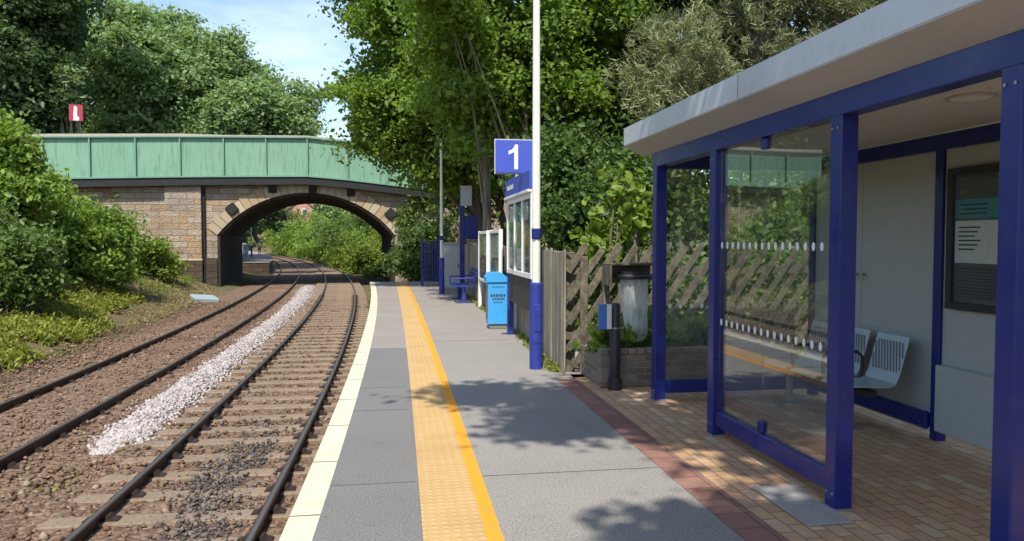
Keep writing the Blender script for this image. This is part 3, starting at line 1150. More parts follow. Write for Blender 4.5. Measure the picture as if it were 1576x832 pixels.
# back wall panels
shp('back_panel', MB().span((BX - 0.06, 6.745, 0.12), (BX - 0.03, 7.555, 2.46), 0.003), 'panel_grey')
shp('back_panel', MB().span((BX - 0.06, 5.715, 0.12), (BX - 0.03, 6.737, 2.46), 0.003), 'panel_grey')
shp('back_panel', MB().span((BX - 0.06, 3.245, 0.12), (BX - 0.03, 5.625, 2.46), 0.003), 'panel_grey')
shp('back_panel', MB().span((BX - 0.06, 1.5, 0.12), (BX - 0.03, 3.155, 2.46), 0.003), 'panel_grey')
shp('cable_box', MB().span((BX - 0.14, 3.4, 0.10), (BX - 0.061, 5.60, 0.66), 0.006), 'panel_grey')
for v in (6.68, 6.79):
    m = MB()
    m.tube([(BX - 0.06, v, 1.37), (BX - 0.10, v, 1.37)], 0.009, 8)
    m.tube([(BX - 0.10, v, 1.39), (BX - 0.10, v, 1.32)], 0.012, 8)
    shp('door_handle', m, 'steel', True)
shp('kick_rail', MB().span((BX - 0.13, 5.72, 0.08), (BX - 0.065, 7.55, 0.23), 0.02), 'blue_paint')
# roof: fascia, sloping soffit, ceiling, top
R0, R1 = 1.05, 7.95
FXO = FX - 0.23
rp_ = [(FXO, 2.74), (FXO, 2.925), (FXO + 0.05, 2.945), (BX + 0.35, 2.85), (BX + 0.35, 2.66), (BX + 0.02, 2.632), (FX + 0.0, 2.632)]
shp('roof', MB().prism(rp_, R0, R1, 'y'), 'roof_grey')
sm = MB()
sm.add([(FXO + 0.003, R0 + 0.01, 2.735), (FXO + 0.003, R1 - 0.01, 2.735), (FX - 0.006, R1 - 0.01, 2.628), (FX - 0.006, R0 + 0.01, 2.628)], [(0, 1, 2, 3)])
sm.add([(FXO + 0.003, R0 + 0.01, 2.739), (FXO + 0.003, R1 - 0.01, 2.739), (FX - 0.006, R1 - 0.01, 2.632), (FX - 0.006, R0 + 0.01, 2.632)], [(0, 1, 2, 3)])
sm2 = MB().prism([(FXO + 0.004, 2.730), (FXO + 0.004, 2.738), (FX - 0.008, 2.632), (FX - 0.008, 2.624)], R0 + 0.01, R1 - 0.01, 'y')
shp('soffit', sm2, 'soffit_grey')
jmm = MB()
for v in (5.2,):
    jmm.prism([(FXO - 0.002, 2.745), (FXO - 0.002, 2.92), (FXO + 0.006, 2.92), (FXO + 0.006, 2.745)], v - 0.004, v + 0.004, 'y')
shp('roof_seam', jmm, 'bin_grey')
shp('ceiling', MB().span((FX + PW + 0.01, 1.52, 2.60), (BX - 0.11, 7.54, 2.625)), 'ceiling_white')
cm = MB()
ring = [Vector((3.57 + 0.13 * math.cos(2 * math.pi * k / 24), 4.2 + 0.13 * math.sin(2 * math.pi * k / 24), 2.592)) for k in range(25)]
cm.tube(ring, 0.012, 8, False)
shp('light_ring', cm, 'pale_grey', True)
shp('light_diffuser', MB().cyl((3.57, 4.2, 2.588), 0.118, 0.012, 24), 'poster_paper', True)

# seats
seats = thing('seat_row', 'row of pale grey perforated metal seats fixed along the shelter back wall', 'bench', (4.15, 6.5, 0))
SS = Vector(seats.location)


def sp(name, m, mat, par=seats, smooth=False):
    o = m.build(name, mat, par, smooth)
    o.data.transform(Matrix.Translation(-SS))
    return o


def seat_mesh(y):
    m = MB()
    w = 0.215
    pr = [(3.86, 0.425), (3.89, 0.447), (4.05, 0.442), (4.24, 0.432), (4.30, 0.455), (4.335, 0.53), (4.37, 0.66), (4.41, 0.80), (4.425, 0.855), (4.44, 0.862)]
    t_ = 0.012
    a = [[(x, y - w, z) for x, z in pr], [(x, y + w, z) for x, z in pr]]
    ring = []
    for x, z in pr:
        ring.append([(x, y - w, z), (x, y + w, z), (x + 0.004, y + w, z - t_), (x + 0.004, y - w, z - t_), (x, y - w, z)])
    m.grid(ring)
    m.add([ring[0][i] for i in range(4)], [(0, 1, 2, 3)])
    m.add([ring[-1][i] for i in range(4)], [(0, 1, 2, 3)])
    return m


def perf_mesh(y):
    m = MB()
    for i in range(11):
        o_ = -0.20 + i * 0.04
        for (xa, za, xb, zb) in ((4.338, 0.545, 4.408, 0.805),):
            pa, pb = Vector((xa - 0.004, y + o_ - 0.05, za)), Vector((xb - 0.004, y + o_ + 0.05, zb))
            lo, hi = y - 0.2, y + 0.2
            if pa.y < lo:
                f = (lo - pa.y) / (pb.y - pa.y)
                pa = pa.lerp(pb, f)
            if pb.y > hi:
                f = (hi - pa.y) / (pb.y - pa.y)
                pb = pa.lerp(pb, max(0.05, f))
            m.bar(pa, pb, 0.010, 0.004, 0, up=(-1, 0, 0.25))
    return m


for i in range(3):
    y = 6.06 + i * 0.54
    so = sp('seat', seat_mesh(y), 'seat_metal', seats, True)
    sp('slot', perf_mesh(y), 'bin_grey', so)
for i in range(2):
    y = 6.33 + i * 0.54
    m = MB()
    m.tube([(4.30, y, 0.40), (4.31, y, 0.62), (4.25, y, 0.67), (3.95, y, 0.66), (3.91, y, 0.62), (3.915, y, 0.46), (3.95, y, 0.42)], 0.016, 8)
    sp('armrest', m, 'black_plastic', seats, True)
sp('seat_beam', MB().span((4.06, 5.86, 0.335), (4.14, 7.40, 0.40), 0.01), 'dark_metal')
for y in (6.2, 7.25):
    sp('leg', MB().span((4.07, y - 0.03, 0), (4.13, y + 0.03, 0.335), 0.008), 'steel')
    sp('foot', MB().span((3.95, y - 0.04, 0), (4.30, y + 0.04, 0.02), 0.006), 'steel')

# poster case on shelter wall
pc = thing('poster_case', 'black framed poster case on the grey shelter back wall', 'poster case', (BX - 0.06, 5.12, 1.71))
PO = Vector(pc.location)


def pp(name, m, mat, root, org):
    o = m.build(name, mat, root)
    o.data.transform(Matrix.Translation(-org))
    return o


ya, yb, za, zb_ = 4.72, 5.55, 1.14, 2.29
xw = BX - 0.06
m = MB()
m.span((xw - 0.05, ya, za), (xw, ya + 0.06, zb_), 0.005)
m.span((xw - 0.05, yb - 0.06, za), (xw, yb, zb_), 0.005)
m.span((xw - 0.05, ya + 0.06, za), (xw, yb - 0.06, za + 0.06), 0.005)
m.span((xw - 0.05, ya + 0.06, zb_ - 0.06), (xw, yb - 0.06, zb_), 0.005)
pp('frame', m, 'black_board', pc, PO)
pp('backing', MB().span((xw - 0.015, ya + 0.06, za + 0.06), (xw - 0.002, yb - 0.06, zb_ - 0.06)), 'poster_dark', pc, PO)
pp('poster', MB().span((xw - 0.02, ya + 0.08, 1.52), (xw - 0.016, yb - 0.07, 1.86)), 'poster_paper', pc, PO)
pp('poster', MB().span((xw - 0.02, ya + 0.08, 1.875), (xw - 0.016, yb - 0.07, 2.03)), 'poster_teal', pc, PO)
pp('poster', MB().span((xw - 0.02, ya + 0.08, 2.045), (xw - 0.016, yb - 0.07, 2.20)), 'poster_dark', pc, PO)
m = MB()
for k in range(6):
    m.span((xw - 0.0215, yb - 0.34 + 0.03 * (k % 3), 1.80 - k * 0.035), (xw - 0.0202, yb - 0.11, 1.812 - k * 0.035))
for k in range(3):
    m.span((xw - 0.0215, yb - 0.40, 1.98 - k * 0.035), (xw - 0.0202, yb - 0.12, 1.992 - k * 0.035))
for k in range(10):
    m.span((xw - 0.0155, yb - 0.55, 1.47 - k * 0.025), (xw - 0.0148, yb - 0.1 - 0.05 * (k % 2), 1.478 - k * 0.025))
pp('print_line', m, 'ink', pc, PO)
pp('glass', MB().span((xw - 0.044, ya + 0.058, za + 0.058), (xw - 0.040, yb - 0.058, zb_ - 0.058)), 'case_glass', pc, PO)

# ------------------------------------------------------------------ lamp posts
def lamp_post(x, y, label, h=5.6, arm=True):
    root = thing('lamp_post', label, 'lamp post', (x, y, 0), 0, 'lamp posts along the platform')
    MB().tube([(0, 0, 1.14), (0, 0, 2.6), (0, 0, h)], [0.056, 0.053, 0.042], 18).build('shaft', 'cream_pole', root, True)
    MB().tube([(0, 0, 0), (0, 0, 0.34), (0, 0, 0.36), (0, 0, 1.13), (0, 0, 1.15)], [0.088, 0.088, 0.086, 0.086, 0.06], 20).build('sleeve', 'pole_blue', root, True)
    m = MB()
    m.tube([(0, 0, 0.345), (0, 0, 0.36)], 0.092, 20)
    m.build('collar', 'pale_grey' if False else 'pole_blue', root, True)
    MB().span((-0.04, -0.094, 0.50), (0.04, -0.080, 0.86), 0.004).build('access_door', 'pole_blue', root)
    m = MB()
    m.tube([(0, 0, 1.72), (0, 0, 1.86)], 0.062, 18)
    m.box((-0.01, -0.055, 1.79), (0.09, 0.04, 0.12), 0.006)
    m.build('clip', 'blue_paint', root)
    if not arm:
        MB().tube([(0, 0, h), (0, 0, h + 0.04), (0, 0, h + 0.06)], [0.05, 0.05, 0.02], 12).build('cap', 'pale_grey', root, True)
        return root
    m = MB()
    m.tube([(0, 0, h - 0.05), (0, 0, h + 0.1), (-0.3, 0, h + 0.18)], 0.03, 10)
    m.build('bracket', 'cream_pole', root, True)
    m = MB().box((-0.55, 0, h + 0.19), (0.6, 0.22, 0.11), 0.03)
    m.build('lantern', 'pale_grey', root)
    return root


lamp_post(1.86, 9.70, 'tall cream lamp post with thick dark blue base beside the notice board')
lamp_post(1.52, 24.0, 'distant pale lamp post with blue base past the blue bench', 4.9, False)

# platform number sign
sg = thing('platform_sign', 'square blue platform sign showing a white number 1', 'sign', (2.27, 13.6, 0))
MB().tube([(-0.02, 0.05, 0), (-0.02, 0.05, 3.35)], 0.034, 12).build('post', 'pale_grey', sg, True)
MB().span((-0.42, 0.0, 2.94), (0.26, 0.02, 3.54), 0.006).build('panel', 'sign_blue', sg)
MB().span((-0.44, 0.021, 2.92), (0.28, 0.03, 3.56), 0.003).build('backing', 'pale_grey', sg)
one = [(0.015, -0.23), (0.085, -0.23), (0.085, 0.22), (0.03, 0.22), (0.005, 0.16), (-0.03, 0.125), (-0.09, 0.10), (-0.09, 0.035), (-0.03, 0.06), (0.015, 0.09)]
MB().prism([(-0.09 + x * 1.0, 3.24 + z) for x, z in one], -0.004, -0.001, 'y').build('numeral', 'white_paint', sg)

# notice board
nb = thing('notice_board', 'white framed station notice board with blue header on blue legs', 'notice board', (2.06, 12.2, 0))
NX = Vector(nb.location)


def nbp(name, m, mat):
    return pp(name, m, mat, nb, NX)


a, b = 11.0, 13.35
m = MB()
for (y_, w_) in ((a, 0.07), (a + 0.79, 0.05), (a + 1.56, 0.05), (b, 0.07)):
    m.span((2.02, y_ - w_ / 2, 1.12), (2.12, y_ + w_ / 2, 2.42), 0.006)
m.span((2.022, a + 0.035, 1.122), (2.118, b - 0.035, 1.20), 0.004)
m.span((2.022, a + 0.035, 2.34), (2.118, b - 0.035, 2.418), 0.004)
nbp('frame', m, 'white_paint')
nbp('backing', MB().span((2.07, a + 0.03, 1.15), (2.10, b - 0.03, 2.38)), 'bin_grey')
pm = ['poster_tan', 'poster_paper', 'poster_blue', 'poster_paper', 'poster_red', 'poster_dark', 'poster_teal']
k = 0
for (ya, yb) in ((a + 0.09, a + 0.72), (a + 0.87, a + 1.49), (a + 1.64, b - 0.09)):
    for (z0, z1) in ((1.24, 1.58), (1.62, 1.98), (2.02, 2.31)):
        mid = (ya + yb) / 2 + random.uniform(-0.05, 0.05)
        for (p, q) in ((ya, mid - 0.015), (mid + 0.015, yb)):
            nbp('poster', MB().span((2.062, p, z0), (2.068, q, z1)), pm[(k * 3 + int(p * 7)) % 7])
            k += 1
nbp('glass', MB().span((2.035, a + 0.036, 1.201), (2.04, b - 0.036, 2.339)), 'case_glass')
nbp('header', MB().span((2.0, a - 0.04, 2.47), (2.10, b + 0.04, 2.76), 0.01), 'sign_blue')
nbp('ledge', MB().span((1.97, a - 0.04, 2.425), (2.13, b + 0.04, 2.465), 0.006), 'white_paint')
m = MB()
for k in range(7):
    m.span((1.996, b - 0.25 - k * 0.10, 2.58), (1.9985, b - 0.19 - k * 0.10, 2.66 - 0.02 * (k % 2)))
nbp('text_mark', m, 'white_paint')
nbp('case_shadow_panel', MB().span((2.05, a + 0.05, 0.62), (2.09, b - 0.05, 1.115), 0.004), 'black_board')  # black sheet standing in for the case's shadow on the fence
for y_ in (a, b):
    nbp('leg', MB().span((2.03, y_ - 0.05, 0), (2.13, y_ + 0.05, 1.118), 0.006), 'pole_blue')

# poster frames
for i, (a, b, lab) in enumerate(((14.95, 16.55, 'white framed full height poster stand directly behind the bright blue bin'),
                                 (17.0, 18.7, 'white framed full height poster stand between the blue bin and the blue bench'))):
    r = thing('poster_stand', lab, 'poster stand', (2.14, (a + b) / 2, 0), 0, 'poster stands along the timber fence')
    h = b - a
    m = MB()
    for y_ in (-h / 2, h / 2 - 0.07):
        m.span((-0.04, y_, 0.02), (0.04, y_ + 0.07, 1.93), 0.006)
    for z in (0.72, 1.86):
        m.span((-0.038, -h / 2 + 0.07, z), (0.038, h / 2 - 0.07, z + 0.06), 0.004)
    m.build('frame', 'white_paint', r)
    MB().span((0.0, -h / 2 + 0.07, 0.78), (0.02, h / 2 - 0.07, 1.86)).build('backing', 'bin_grey', r)
    k = 0
    for (p, q) in ((-h / 2 + 0.11, -0.03), (0.03, h / 2 - 0.11)):
        for (z0, z1) in ((0.84, 1.28), (1.34, 1.80)):
            MB().span((-0.008, p, z0), (-0.002, q, z1)).build('poster', pm[(k + i * 2) % 5], r)
            k += 1
    MB().span((-0.03, -h / 2 + 0.071, 0.782), (-0.026, h / 2 - 0.071, 1.858)).build('glass', 'case_glass', r)

# blue newspaper bin
nbin = thing('newspaper_bin', 'bright blue newspaper bin with sloping lid beside the notice board', 'bin', (1.98, 14.35, 0))
m = MB()
m.prism([(-0.20, 0.10), (0.20, 0.10), (0.20, 0.90), (-0.20, 0.90)], -0.19, 0.19, 'y')
m.build('body', 'bin_blue', nbin)
m = MB()
m.prism([(-0.235, 0.905), (0.215, 0.905), (0.215, 0.965), (0.05, 1.09), (-0.16, 1.09), (-0.235, 1.0)], -0.215, 0.215, 'y')
m.build('lid', 'bin_blue', nbin)
MB().span((-0.17, -0.165, 0.0), (0.17, 0.165, 0.099), 0.01).build('plinth', 'bin_grey', nbin)
MB().span((-0.204, -0.15, 0.2), (-0.2005, 0.15, 0.82)).build('side_panel', 'bin_grey', nbin)
m = MB()
for (z, x0_, w_, n_, hh_) in ((0.80, -0.12, 0.035, 7, 0.02), (0.62, -0.15, 0.05, 6, 0.055), (0.56, -0.11, 0.04, 6, 0.04), (0.505, -0.09, 0.035, 5, 0.025)):
    for k in range(n_):
        m.span((x0_ + k * w_, -0.1935, z + 0.008 * (k % 2)), (x0_ + k * w_ + w_ * 0.7, -0.1905, z + hh_))
m.build('lettering', 'ink', nbin)

# blue bench far along
bn = thing('platform_bench', 'blue metal platform bench in front of the timber fence', 'bench', (1.88, 21.0, 0))
m = MB()
for k in range(6):
    m.span((-0.28 + k * 0.085, -0.9, 0.44), (-0.28 + k * 0.085 + 0.06, 0.9, 0.465), 0.006)
m.build('seat', 'pole_blue', bn)
m = MB()
for k in range(5):
    m.span((0.25 + k * 0.03, -0.9, 0.52 + k * 0.085), (0.275 + k * 0.03, 0.9, 0.58 + k * 0.085), 0.006)
m.build('backrest', 'pole_blue', bn)
for y_ in (-0.75, 0.75):
    m = MB()
    m.span((-0.05, y_ - 0.03, 0), (0.05, y_ + 0.03, 0.43), 0.006)
    m.bar((0.22, y_, 0.40), (0.42, y_, 0.95), 0.05, 0.03)
    m.span((-0.2, y_ - 0.04, 0), (0.25, y_ + 0.04, 0.03), 0.006)
    m.build('leg', 'pole_blue', bn)
    m = MB()
    m.tube([(-0.26, y_, 0.45), (-0.27, y_, 0.66), (0.28, y_, 0.68)], 0.022, 8)
    m.build('armrest', 'pole_blue', bn, True)

# blue post with help point box + small grey sign
hp = thing('information_post', 'dark blue post with a blue box and small pale grey sign behind the bench', 'sign post', (2.05, 22.6, 0))
MB().span((-0.07, -0.07, 0), (0.07, 0.07, 2.9), 0.01).build('post', 'blue_paint', hp)
MB().span((0.071, -0.12, 1.75), (0.46, 0.12, 2.45), 0.015).build('box', 'blue_paint', hp)
MB().span((-0.05, -0.11, 2.75), (0.29, -0.08, 3.35), 0.006).build('sign_panel', 'pale_grey', hp)

# grey equipment cabinet at the platform end
cb = thing('equipment_cabinet', 'tall pale grey cabinet against the fence behind the blue bench', 'cabinet', (2.0, 26.0, 0))
MB().span((-0.30, -0.25, 0.06), (0.30, 0.25, 1.58), 0.015).build('body', 'pale_grey', cb)
MB().span((-0.28, -0.262, 0.1), (0.28, -0.252, 1.50), 0.004).build('door', 'pale_grey', cb)
MB().span((0.18, -0.285, 0.75), (0.21, -0.263, 0.9), 0.004).build('handle', 'dark_metal', cb)
MB().span((-0.33, -0.28, 0), (0.33, 0.28, 0.058), 0.006).build('plinth', 'concrete', cb)
MB().span((-0.34, -0.30, 1.582), (0.34, 0.30, 1.63), 0.01).build('lid', 'pale_grey', cb)
gp = thing('gate', 'dark blue metal gate closing the platform end', 'gate', (1.35, 28.2, 0))
for x in (-0.3, 0.36):
    MB().span((x - 0.05, -0.05, 0), (x + 0.05, 0.05, 1.85), 0.008).build('post', 'blue_paint', gp)
m = MB()
for k in range(6):
    m.span((-0.22 + k * 0.093, -0.01, 0.15), (-0.22 + k * 0.093 + 0.055, 0.012, 1.7), 0.003)
for z in (0.3, 1.5):
    m.span((-0.249, 0.013, z), (0.309, 0.03, z + 0.05))
m.build('panel', 'blue_paint', gp)

# ------------------------------------------------------------------ timber fences
fn = thing('board_fence', 'weathered close boarded timber fence of vertical planks behind the notice board', 'fence', (2.28, 17, 0))
m = MB()
y = 9.2
while y < 30:
    w_ = random.uniform(0.10, 0.13)
    m.box((random.uniform(-.008, .008) - 0.15 * max(0, (12.5 - y) / 3.3), y + w_ / 2 - 17, 0.79 + random.uniform(-.03, .02)), (0.022, w_ - 0.012, 1.58), 0.004,
          Matrix.Rotation(random.uniform(-.012, .012), 3, 'X'))
    y += w_
m.build('board', 'fence_wood', fn)
for z in (0.35, 1.2):
    MB().span((0.03, -7.7, z), (0.08, 13, z + 0.09), 0.004).build('rail', 'slat_wood', fn)
for k in range(9):
    MB().span((0.081, -7.7 + k * 2.5, -0.1), (0.18, -7.6 + k * 2.5, 1.5), 0.006).build('post', 'slat_wood', fn)
MB().box((-0.02, -7.45, 1.30), (0.012, 0.09, 0.12), 0.003).build('tag_plate', 'poster_red', fn)

df_ = thing('diagonal_fence', 'open timber fence of diagonal slats running behind the brick planter', 'fence', (2.20, 9.35, 0))
m = MB()
L = 7.0
for k in range(36):
    x = -1.05 + k * 0.225
    x0_, z0_, x1_, z1_ = x, 0.08, x + 1.06, 1.62 + random.uniform(-.05, .04)
    if x0_ < 0.0:
        f = (0.0 - x0_) / (x1_ - x0_)
        z0_ += f * (z1_ - z0_)
        x0_ = 0.0
    if x0_ > L - 0.1:
        continue
    if x1_ > L:
        f = (L - x0_) / (x1_ - x0_)
        z1_ = z0_ + f * (z1_ - z0_)
        x1_ = L
    m.bar((x0_, -0.03, z0_), (x1_, -0.03, z1_), 0.022, 0.088 + random.uniform(-.01, .01), 0.004, up=(0, 0, 1))
m.build('slat', 'slat_wood', df_)
for z in (0.42, 1.26):
    MB().span((-0.02, 0.0, z), (L, 0.05, z + 0.10), 0.005).build('rail', 'slat_wood', df_)
for x in (0.06, 2.4, 4.7, 6.9):
    MB().span((x - 0.06, 0.051, -0.1), (x + 0.06, 0.17, 1.55), 0.008).build('post', 'slat_wood', df_)

# ------------------------------------------------------------------ planter, bollard, litter bag holder
pl = thing('brick_planter', 'low brown brick planter beyond the end of the shelter', 'planter', (3.4, 8.75, 0))
m = MB()
m.span((-1.05, -0.45, 0), (1.4, -0.34, 0.38), 0.006)
m.span((-1.05, 0.34, 0), (1.4, 0.45, 0.38), 0.006)
m.span((-1.05, -0.339, 0), (-0.94, 0.339, 0.378), 0.006)
m.span((1.29, -0.339, 0), (1.4, 0.339, 0.378), 0.006)
m.build('wall', 'planter_brick', pl)
m = MB()
for k in range(22):
    m.span((-1.06 + k * 0.112, -0.46, 0.381), (-1.06 + k * 0.112 + 0.102, -0.335, 0.445), 0.006)
m.build('coping', 'planter_brick', pl)
MB().span((-0.938, -0.338, 0.0), (1.288, 0.338, 0.30)).build('soil', 'terrain', pl)
for i, (x, w_, lab) in enumerate(((2.65, 0.33, 'yellow green leafy plant at the bollard end of the brick planter'),
                                  (3.25, 0.36, 'yellow green leafy plant under the hanging litter bag in the brick planter'),
                                  (3.95, 0.38, 'yellow green leafy plant at the far end of the brick planter behind the shelter glass'))):
    bush('planter_plant', lab, 'plant', (x, 8.75, 0.30), [(x, 8.72, 0.50, w_, 0.36, 0.24)], 'leaf_bright', 80, 16, 0.06, 0.085, group='plants in the brick planter', nst=6, shoots=14, shoot_l=0.3)

bo = thing('bollard', 'black bollard carrying a small blue and white sign', 'bollard', (2.49, 8.2, 0))
MB().tube([(0, 0, 0.0), (0, 0, 0.14), (0, 0, 0.15), (0, 0, 0.96), (0, 0, 0.985), (0, 0, 0.99)], [0.085, 0.08, 0.061, 0.061, 0.05, 0.02], 18).build('post', 'black_plastic', bo, True)
MB().tube([(0, 0, 0.70), (0, 0, 0.715)], 0.063, 18).build('strap', 'steel', bo)
MB().span((-0.215, -0.07, 0.70), (-0.062, -0.055, 0.985), 0.004).build('sign_panel', 'poster_sky', bo)
MB().span((-0.118, -0.0735, 0.703), (-0.065, -0.0705, 0.982)).build('sign_stripe', 'white_paint', bo)
MB().span((-0.09, -0.054, 0.78), (-0.05, -0.03, 0.82)).build('bracket', 'dark_metal', bo)

lh = thing('litter_bag_holder', 'dark hooded litter bag holder standing in the planter by the bollard', 'litter bin', (2.78, 8.5, 0))
m = MB()
m.span((-0.30, -0.12, 1.41), (0.28, 0.16, 1.435), 0.004)
m.span((-0.30, -0.12, 1.17), (-0.275, 0.16, 1.409), 0.004)
m.span((-0.274, 0.135, 1.19), (0.28, 0.16, 1.409), 0.004)
m.build('hood', 'slat_wood', lh)
m = MB()
rg = [Vector((0.02 + 0.21 * math.cos(2 * math.pi * k / 20), -0.03 + 0.15 * math.sin(2 * math.pi * k / 20), 1.28)) for k in range(21)]
m.tube(rg, 0.03, 8, False)
m.tube([(0.02 + 0.20, -0.03, 1.28), (0.30, -0.03, 1.32)], 0.02, 8)
m.build('ring', 'black_plastic', lh, True)
m = MB()
cap_ = [(0.02 + 0.19 * math.cos(2 * math.pi * k / 20), -0.03 + 0.135 * math.sin(2 * math.pi * k / 20)) for k in range(20)]
m.prism(cap_, 1.31, 1.34, 'z')
m.build('lid', 'black_plastic', lh)
MB().span((-0.30, 0.161, 0.0), (-0.22, 0.22, 1.43), 0.006).build('post', 'slat_wood', lh)
bg_ = MB()
rows = []
for i in range(13):
    f = i / 12
    z = 1.10 - 0.76 * f
    row = []
    for k in range(33):
        an = 2 * math.pi * k / 32
        pinch = 1 - 0.30 * f - (0.35 * max(0, f - 0.9) / 0.1)
        rr = 1 + 0.10 * math.sin(an * 7 + f * 3) * (0.3 + f) + 0.05 * math.sin(an * 13 + 5 * f)
        row.append((0.03 * f + 0.165 * pinch * rr * math.cos(an), 0.12 * pinch * rr * math.sin(an), z - 1.1 + 0.02 * math.sin(an * 5) * f))
    rows.append(row)
bg_.grid(rows)
bg_.add(rows[-1][:32], [tuple(range(32))])
o = bg_.build('plastic_bag', 'bag_film', None, True)
o.location = (2.80, 8.47, 1.28)
tag(o, 'clear plastic litter bag hanging from the dark holder behind the bollard', 'bag')

# ------------------------------------------------------------------ road bridge (local x along wall, y away, z up)
br = thing('road_bridge', 'stone arch road bridge with a green plate girder parapet over the railway', 'bridge', BR, BR_RZ)
HS, SPR, RISE, DEPTH = 4.85, 2.0, 2.4, 10.4
RR = (HS * HS + RISE * RISE) / (2 * RISE)
ZC = SPR + RISE - RR


def arch_z(x):
    return ZC + math.sqrt(max(0, RR * RR - x * x))


def top_z(x):      # underside of girder along the wall
    return float(np.interp(x, [-40, -13.2, -6, 0, 2.3, 8, 26], [4.5, 4.88, 5.13, 5.27, 5.10, 4.50, 3.6]))


xs = list(np.linspace(-HS, HS, 49))
under = [(x, arch_z(x)) for x in xs]
for sgn, x_end in ((-1, -24.0), (1, 9.0)):
    pass
xt = [-24, -18, -13.2, -6, -3, 0, 2.3, 5, 8, 12]
poly = [(-24, -1.8), (-HS, -1.8), (-HS, SPR)] + under[1:-1] + [(HS, SPR), (HS, -1.8), (12, -1.8)] + [(x, top_z(x)) for x in xt[::-1]]
MB().prism(poly, 0.0, DEPTH, 'y').build('masonry', 'bridge_stone', br)
# sooty vault lining, darkened and thickened to carry the soffit shade
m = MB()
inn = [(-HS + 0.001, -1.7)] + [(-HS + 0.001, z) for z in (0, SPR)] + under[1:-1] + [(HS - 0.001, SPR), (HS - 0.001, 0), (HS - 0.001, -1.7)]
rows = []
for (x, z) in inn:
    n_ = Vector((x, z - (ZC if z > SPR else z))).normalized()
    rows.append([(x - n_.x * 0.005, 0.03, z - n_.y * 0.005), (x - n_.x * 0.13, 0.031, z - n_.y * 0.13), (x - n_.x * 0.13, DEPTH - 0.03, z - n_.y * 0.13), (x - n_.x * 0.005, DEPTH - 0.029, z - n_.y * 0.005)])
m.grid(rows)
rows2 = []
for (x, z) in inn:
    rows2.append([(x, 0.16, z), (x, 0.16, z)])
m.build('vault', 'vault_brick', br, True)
# voussoirs
m = MB()
N = 27
a0 = math.atan2(SPR - ZC, HS)
for k in range(N):
    t0 = a0 + (math.pi - 2 * a0) * (k + 0.04) / N
    t1 = a0 + (math.pi - 2 * a0) * (k + 0.96) / N
    ro = RR + (0.74 if k % 2 else 0.62)
    ri = RR + 0.004
    m.prism([(ri * math.cos(t0), ZC + ri * math.sin(t0)), (ro * math.cos(t0), ZC + ro * math.sin(t0)),
             (ro * math.cos(t1), ZC + ro * math.sin(t1)), (ri * math.cos(t1), ZC + ri * math.sin(t1))], -0.05 - random.uniform(0, .02), 0.05, 'y')
m.build('voussoir', 'voussoir', br)
m = MB()
for k in range(N):
    t0 = a0 + (math.pi - 2 * a0) * (k + 0.04) / N
    t1 = a0 + (math.pi - 2 * a0) * (k + 0.96) / N
# pier beside the arch + plinths, tree shade painted in as darker stone
MB().span((-7.45, -0.30, 0.62), (-5.62, 0.02, 4.95), 0.02).build('pier', 'bridge_stone', br)
MB().span((-7.55, -0.36, -1.8), (-5.58, 0.0, 0.60), 0.03).build('plinth', 'dark_stone', br)
MB().span((-7.52, -0.38, 0.601), (-5.58, 0.03, 0.70), 0.02).build('plinth_cap', 'voussoir', br)
MB().span((-5.57, -0.12, -1.8), (-HS - 0.02, 0.0, 0.75), 0.02).build('plinth', 'dark_stone', br)
MB().span((-13.0, -0.10, -1.8), (-7.56, 0.0, 0.5), 0.02).build('plinth', 'dark_stone', br)
MB().tube([(-5.50, -0.09, -0.8), (-5.50, -0.09, 4.6)], 0.075, 10).build('pier_shadow_bar', 'girder_black', br, True)  # black tube drawn in place of the shadow beside the pier
# girder parapet, near and far
def girder(yf, sgn):
    G0, G1 = -15.4, 7.6
    ks = [G0, -13.2, -11, -8.8, -6.6, -4.4, -2.2, 0, 2.2, 4.4, 6.6, G1]
    H = 2.17
    low = [(x, top_z(x) + 0.0) for x in ks]
    ya, yb = sorted((yf, yf + 0.05 * sgn))
    web = MB().prism([(x, z + 0.06) for x, z in low] + [(x, z + H - 0.05) for x, z in low[::-1]], ya, yb, 'y').build('parapet_panel', 'girder_green', br)
    yo = yf - 0.16 * sgn
    a, b = sorted((yo, yf + 0.16 * sgn))
    MB().prism([(x, z + H - 0.05) for x, z in low] + [(x, z + H + 0.03) for x, z in low[::-1]], a, b, 'y').build('top_flange', 'girder_trim', br)
    c_, d_ = sorted((yf - 0.05 * sgn, yf + 0.10 * sgn))
    MB().prism([(x, z + H + 0.031) for x, z in low[:-3]] + [(x, z + H + 0.031 + (0.13 if x < -6 else 0.07)) for x, z in low[:-3][::-1]], c_, d_, 'y').build('coping', 'coping_beige', br)
    MB().prism([(x, z - 0.02) for x, z in low] + [(x, z + 0.06) for x, z in low[::-1]], a, b, 'y').build('bottom_flange', 'girder_trim', br)
    for x in ks[1:-1]:
        z = top_z(x)
        p, q = sorted((yf - 0.003 * sgn, yf - 0.13 * sgn))
        MB().span((x - 0.035, p, z + 0.061), (x + 0.035, q, z + H - 0.051)).build('stiffener', 'girder_trim', br)
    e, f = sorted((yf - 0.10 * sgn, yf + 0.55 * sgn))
    MB().prism([(x, z - 0.44) for x, z in low] + [(x, z - 0.021) for x, z in low[::-1]], e, f, 'y').build('girder_shade_beam', 'girder_black', br)  # cornice band, blackened to include the shadow cast under the girder


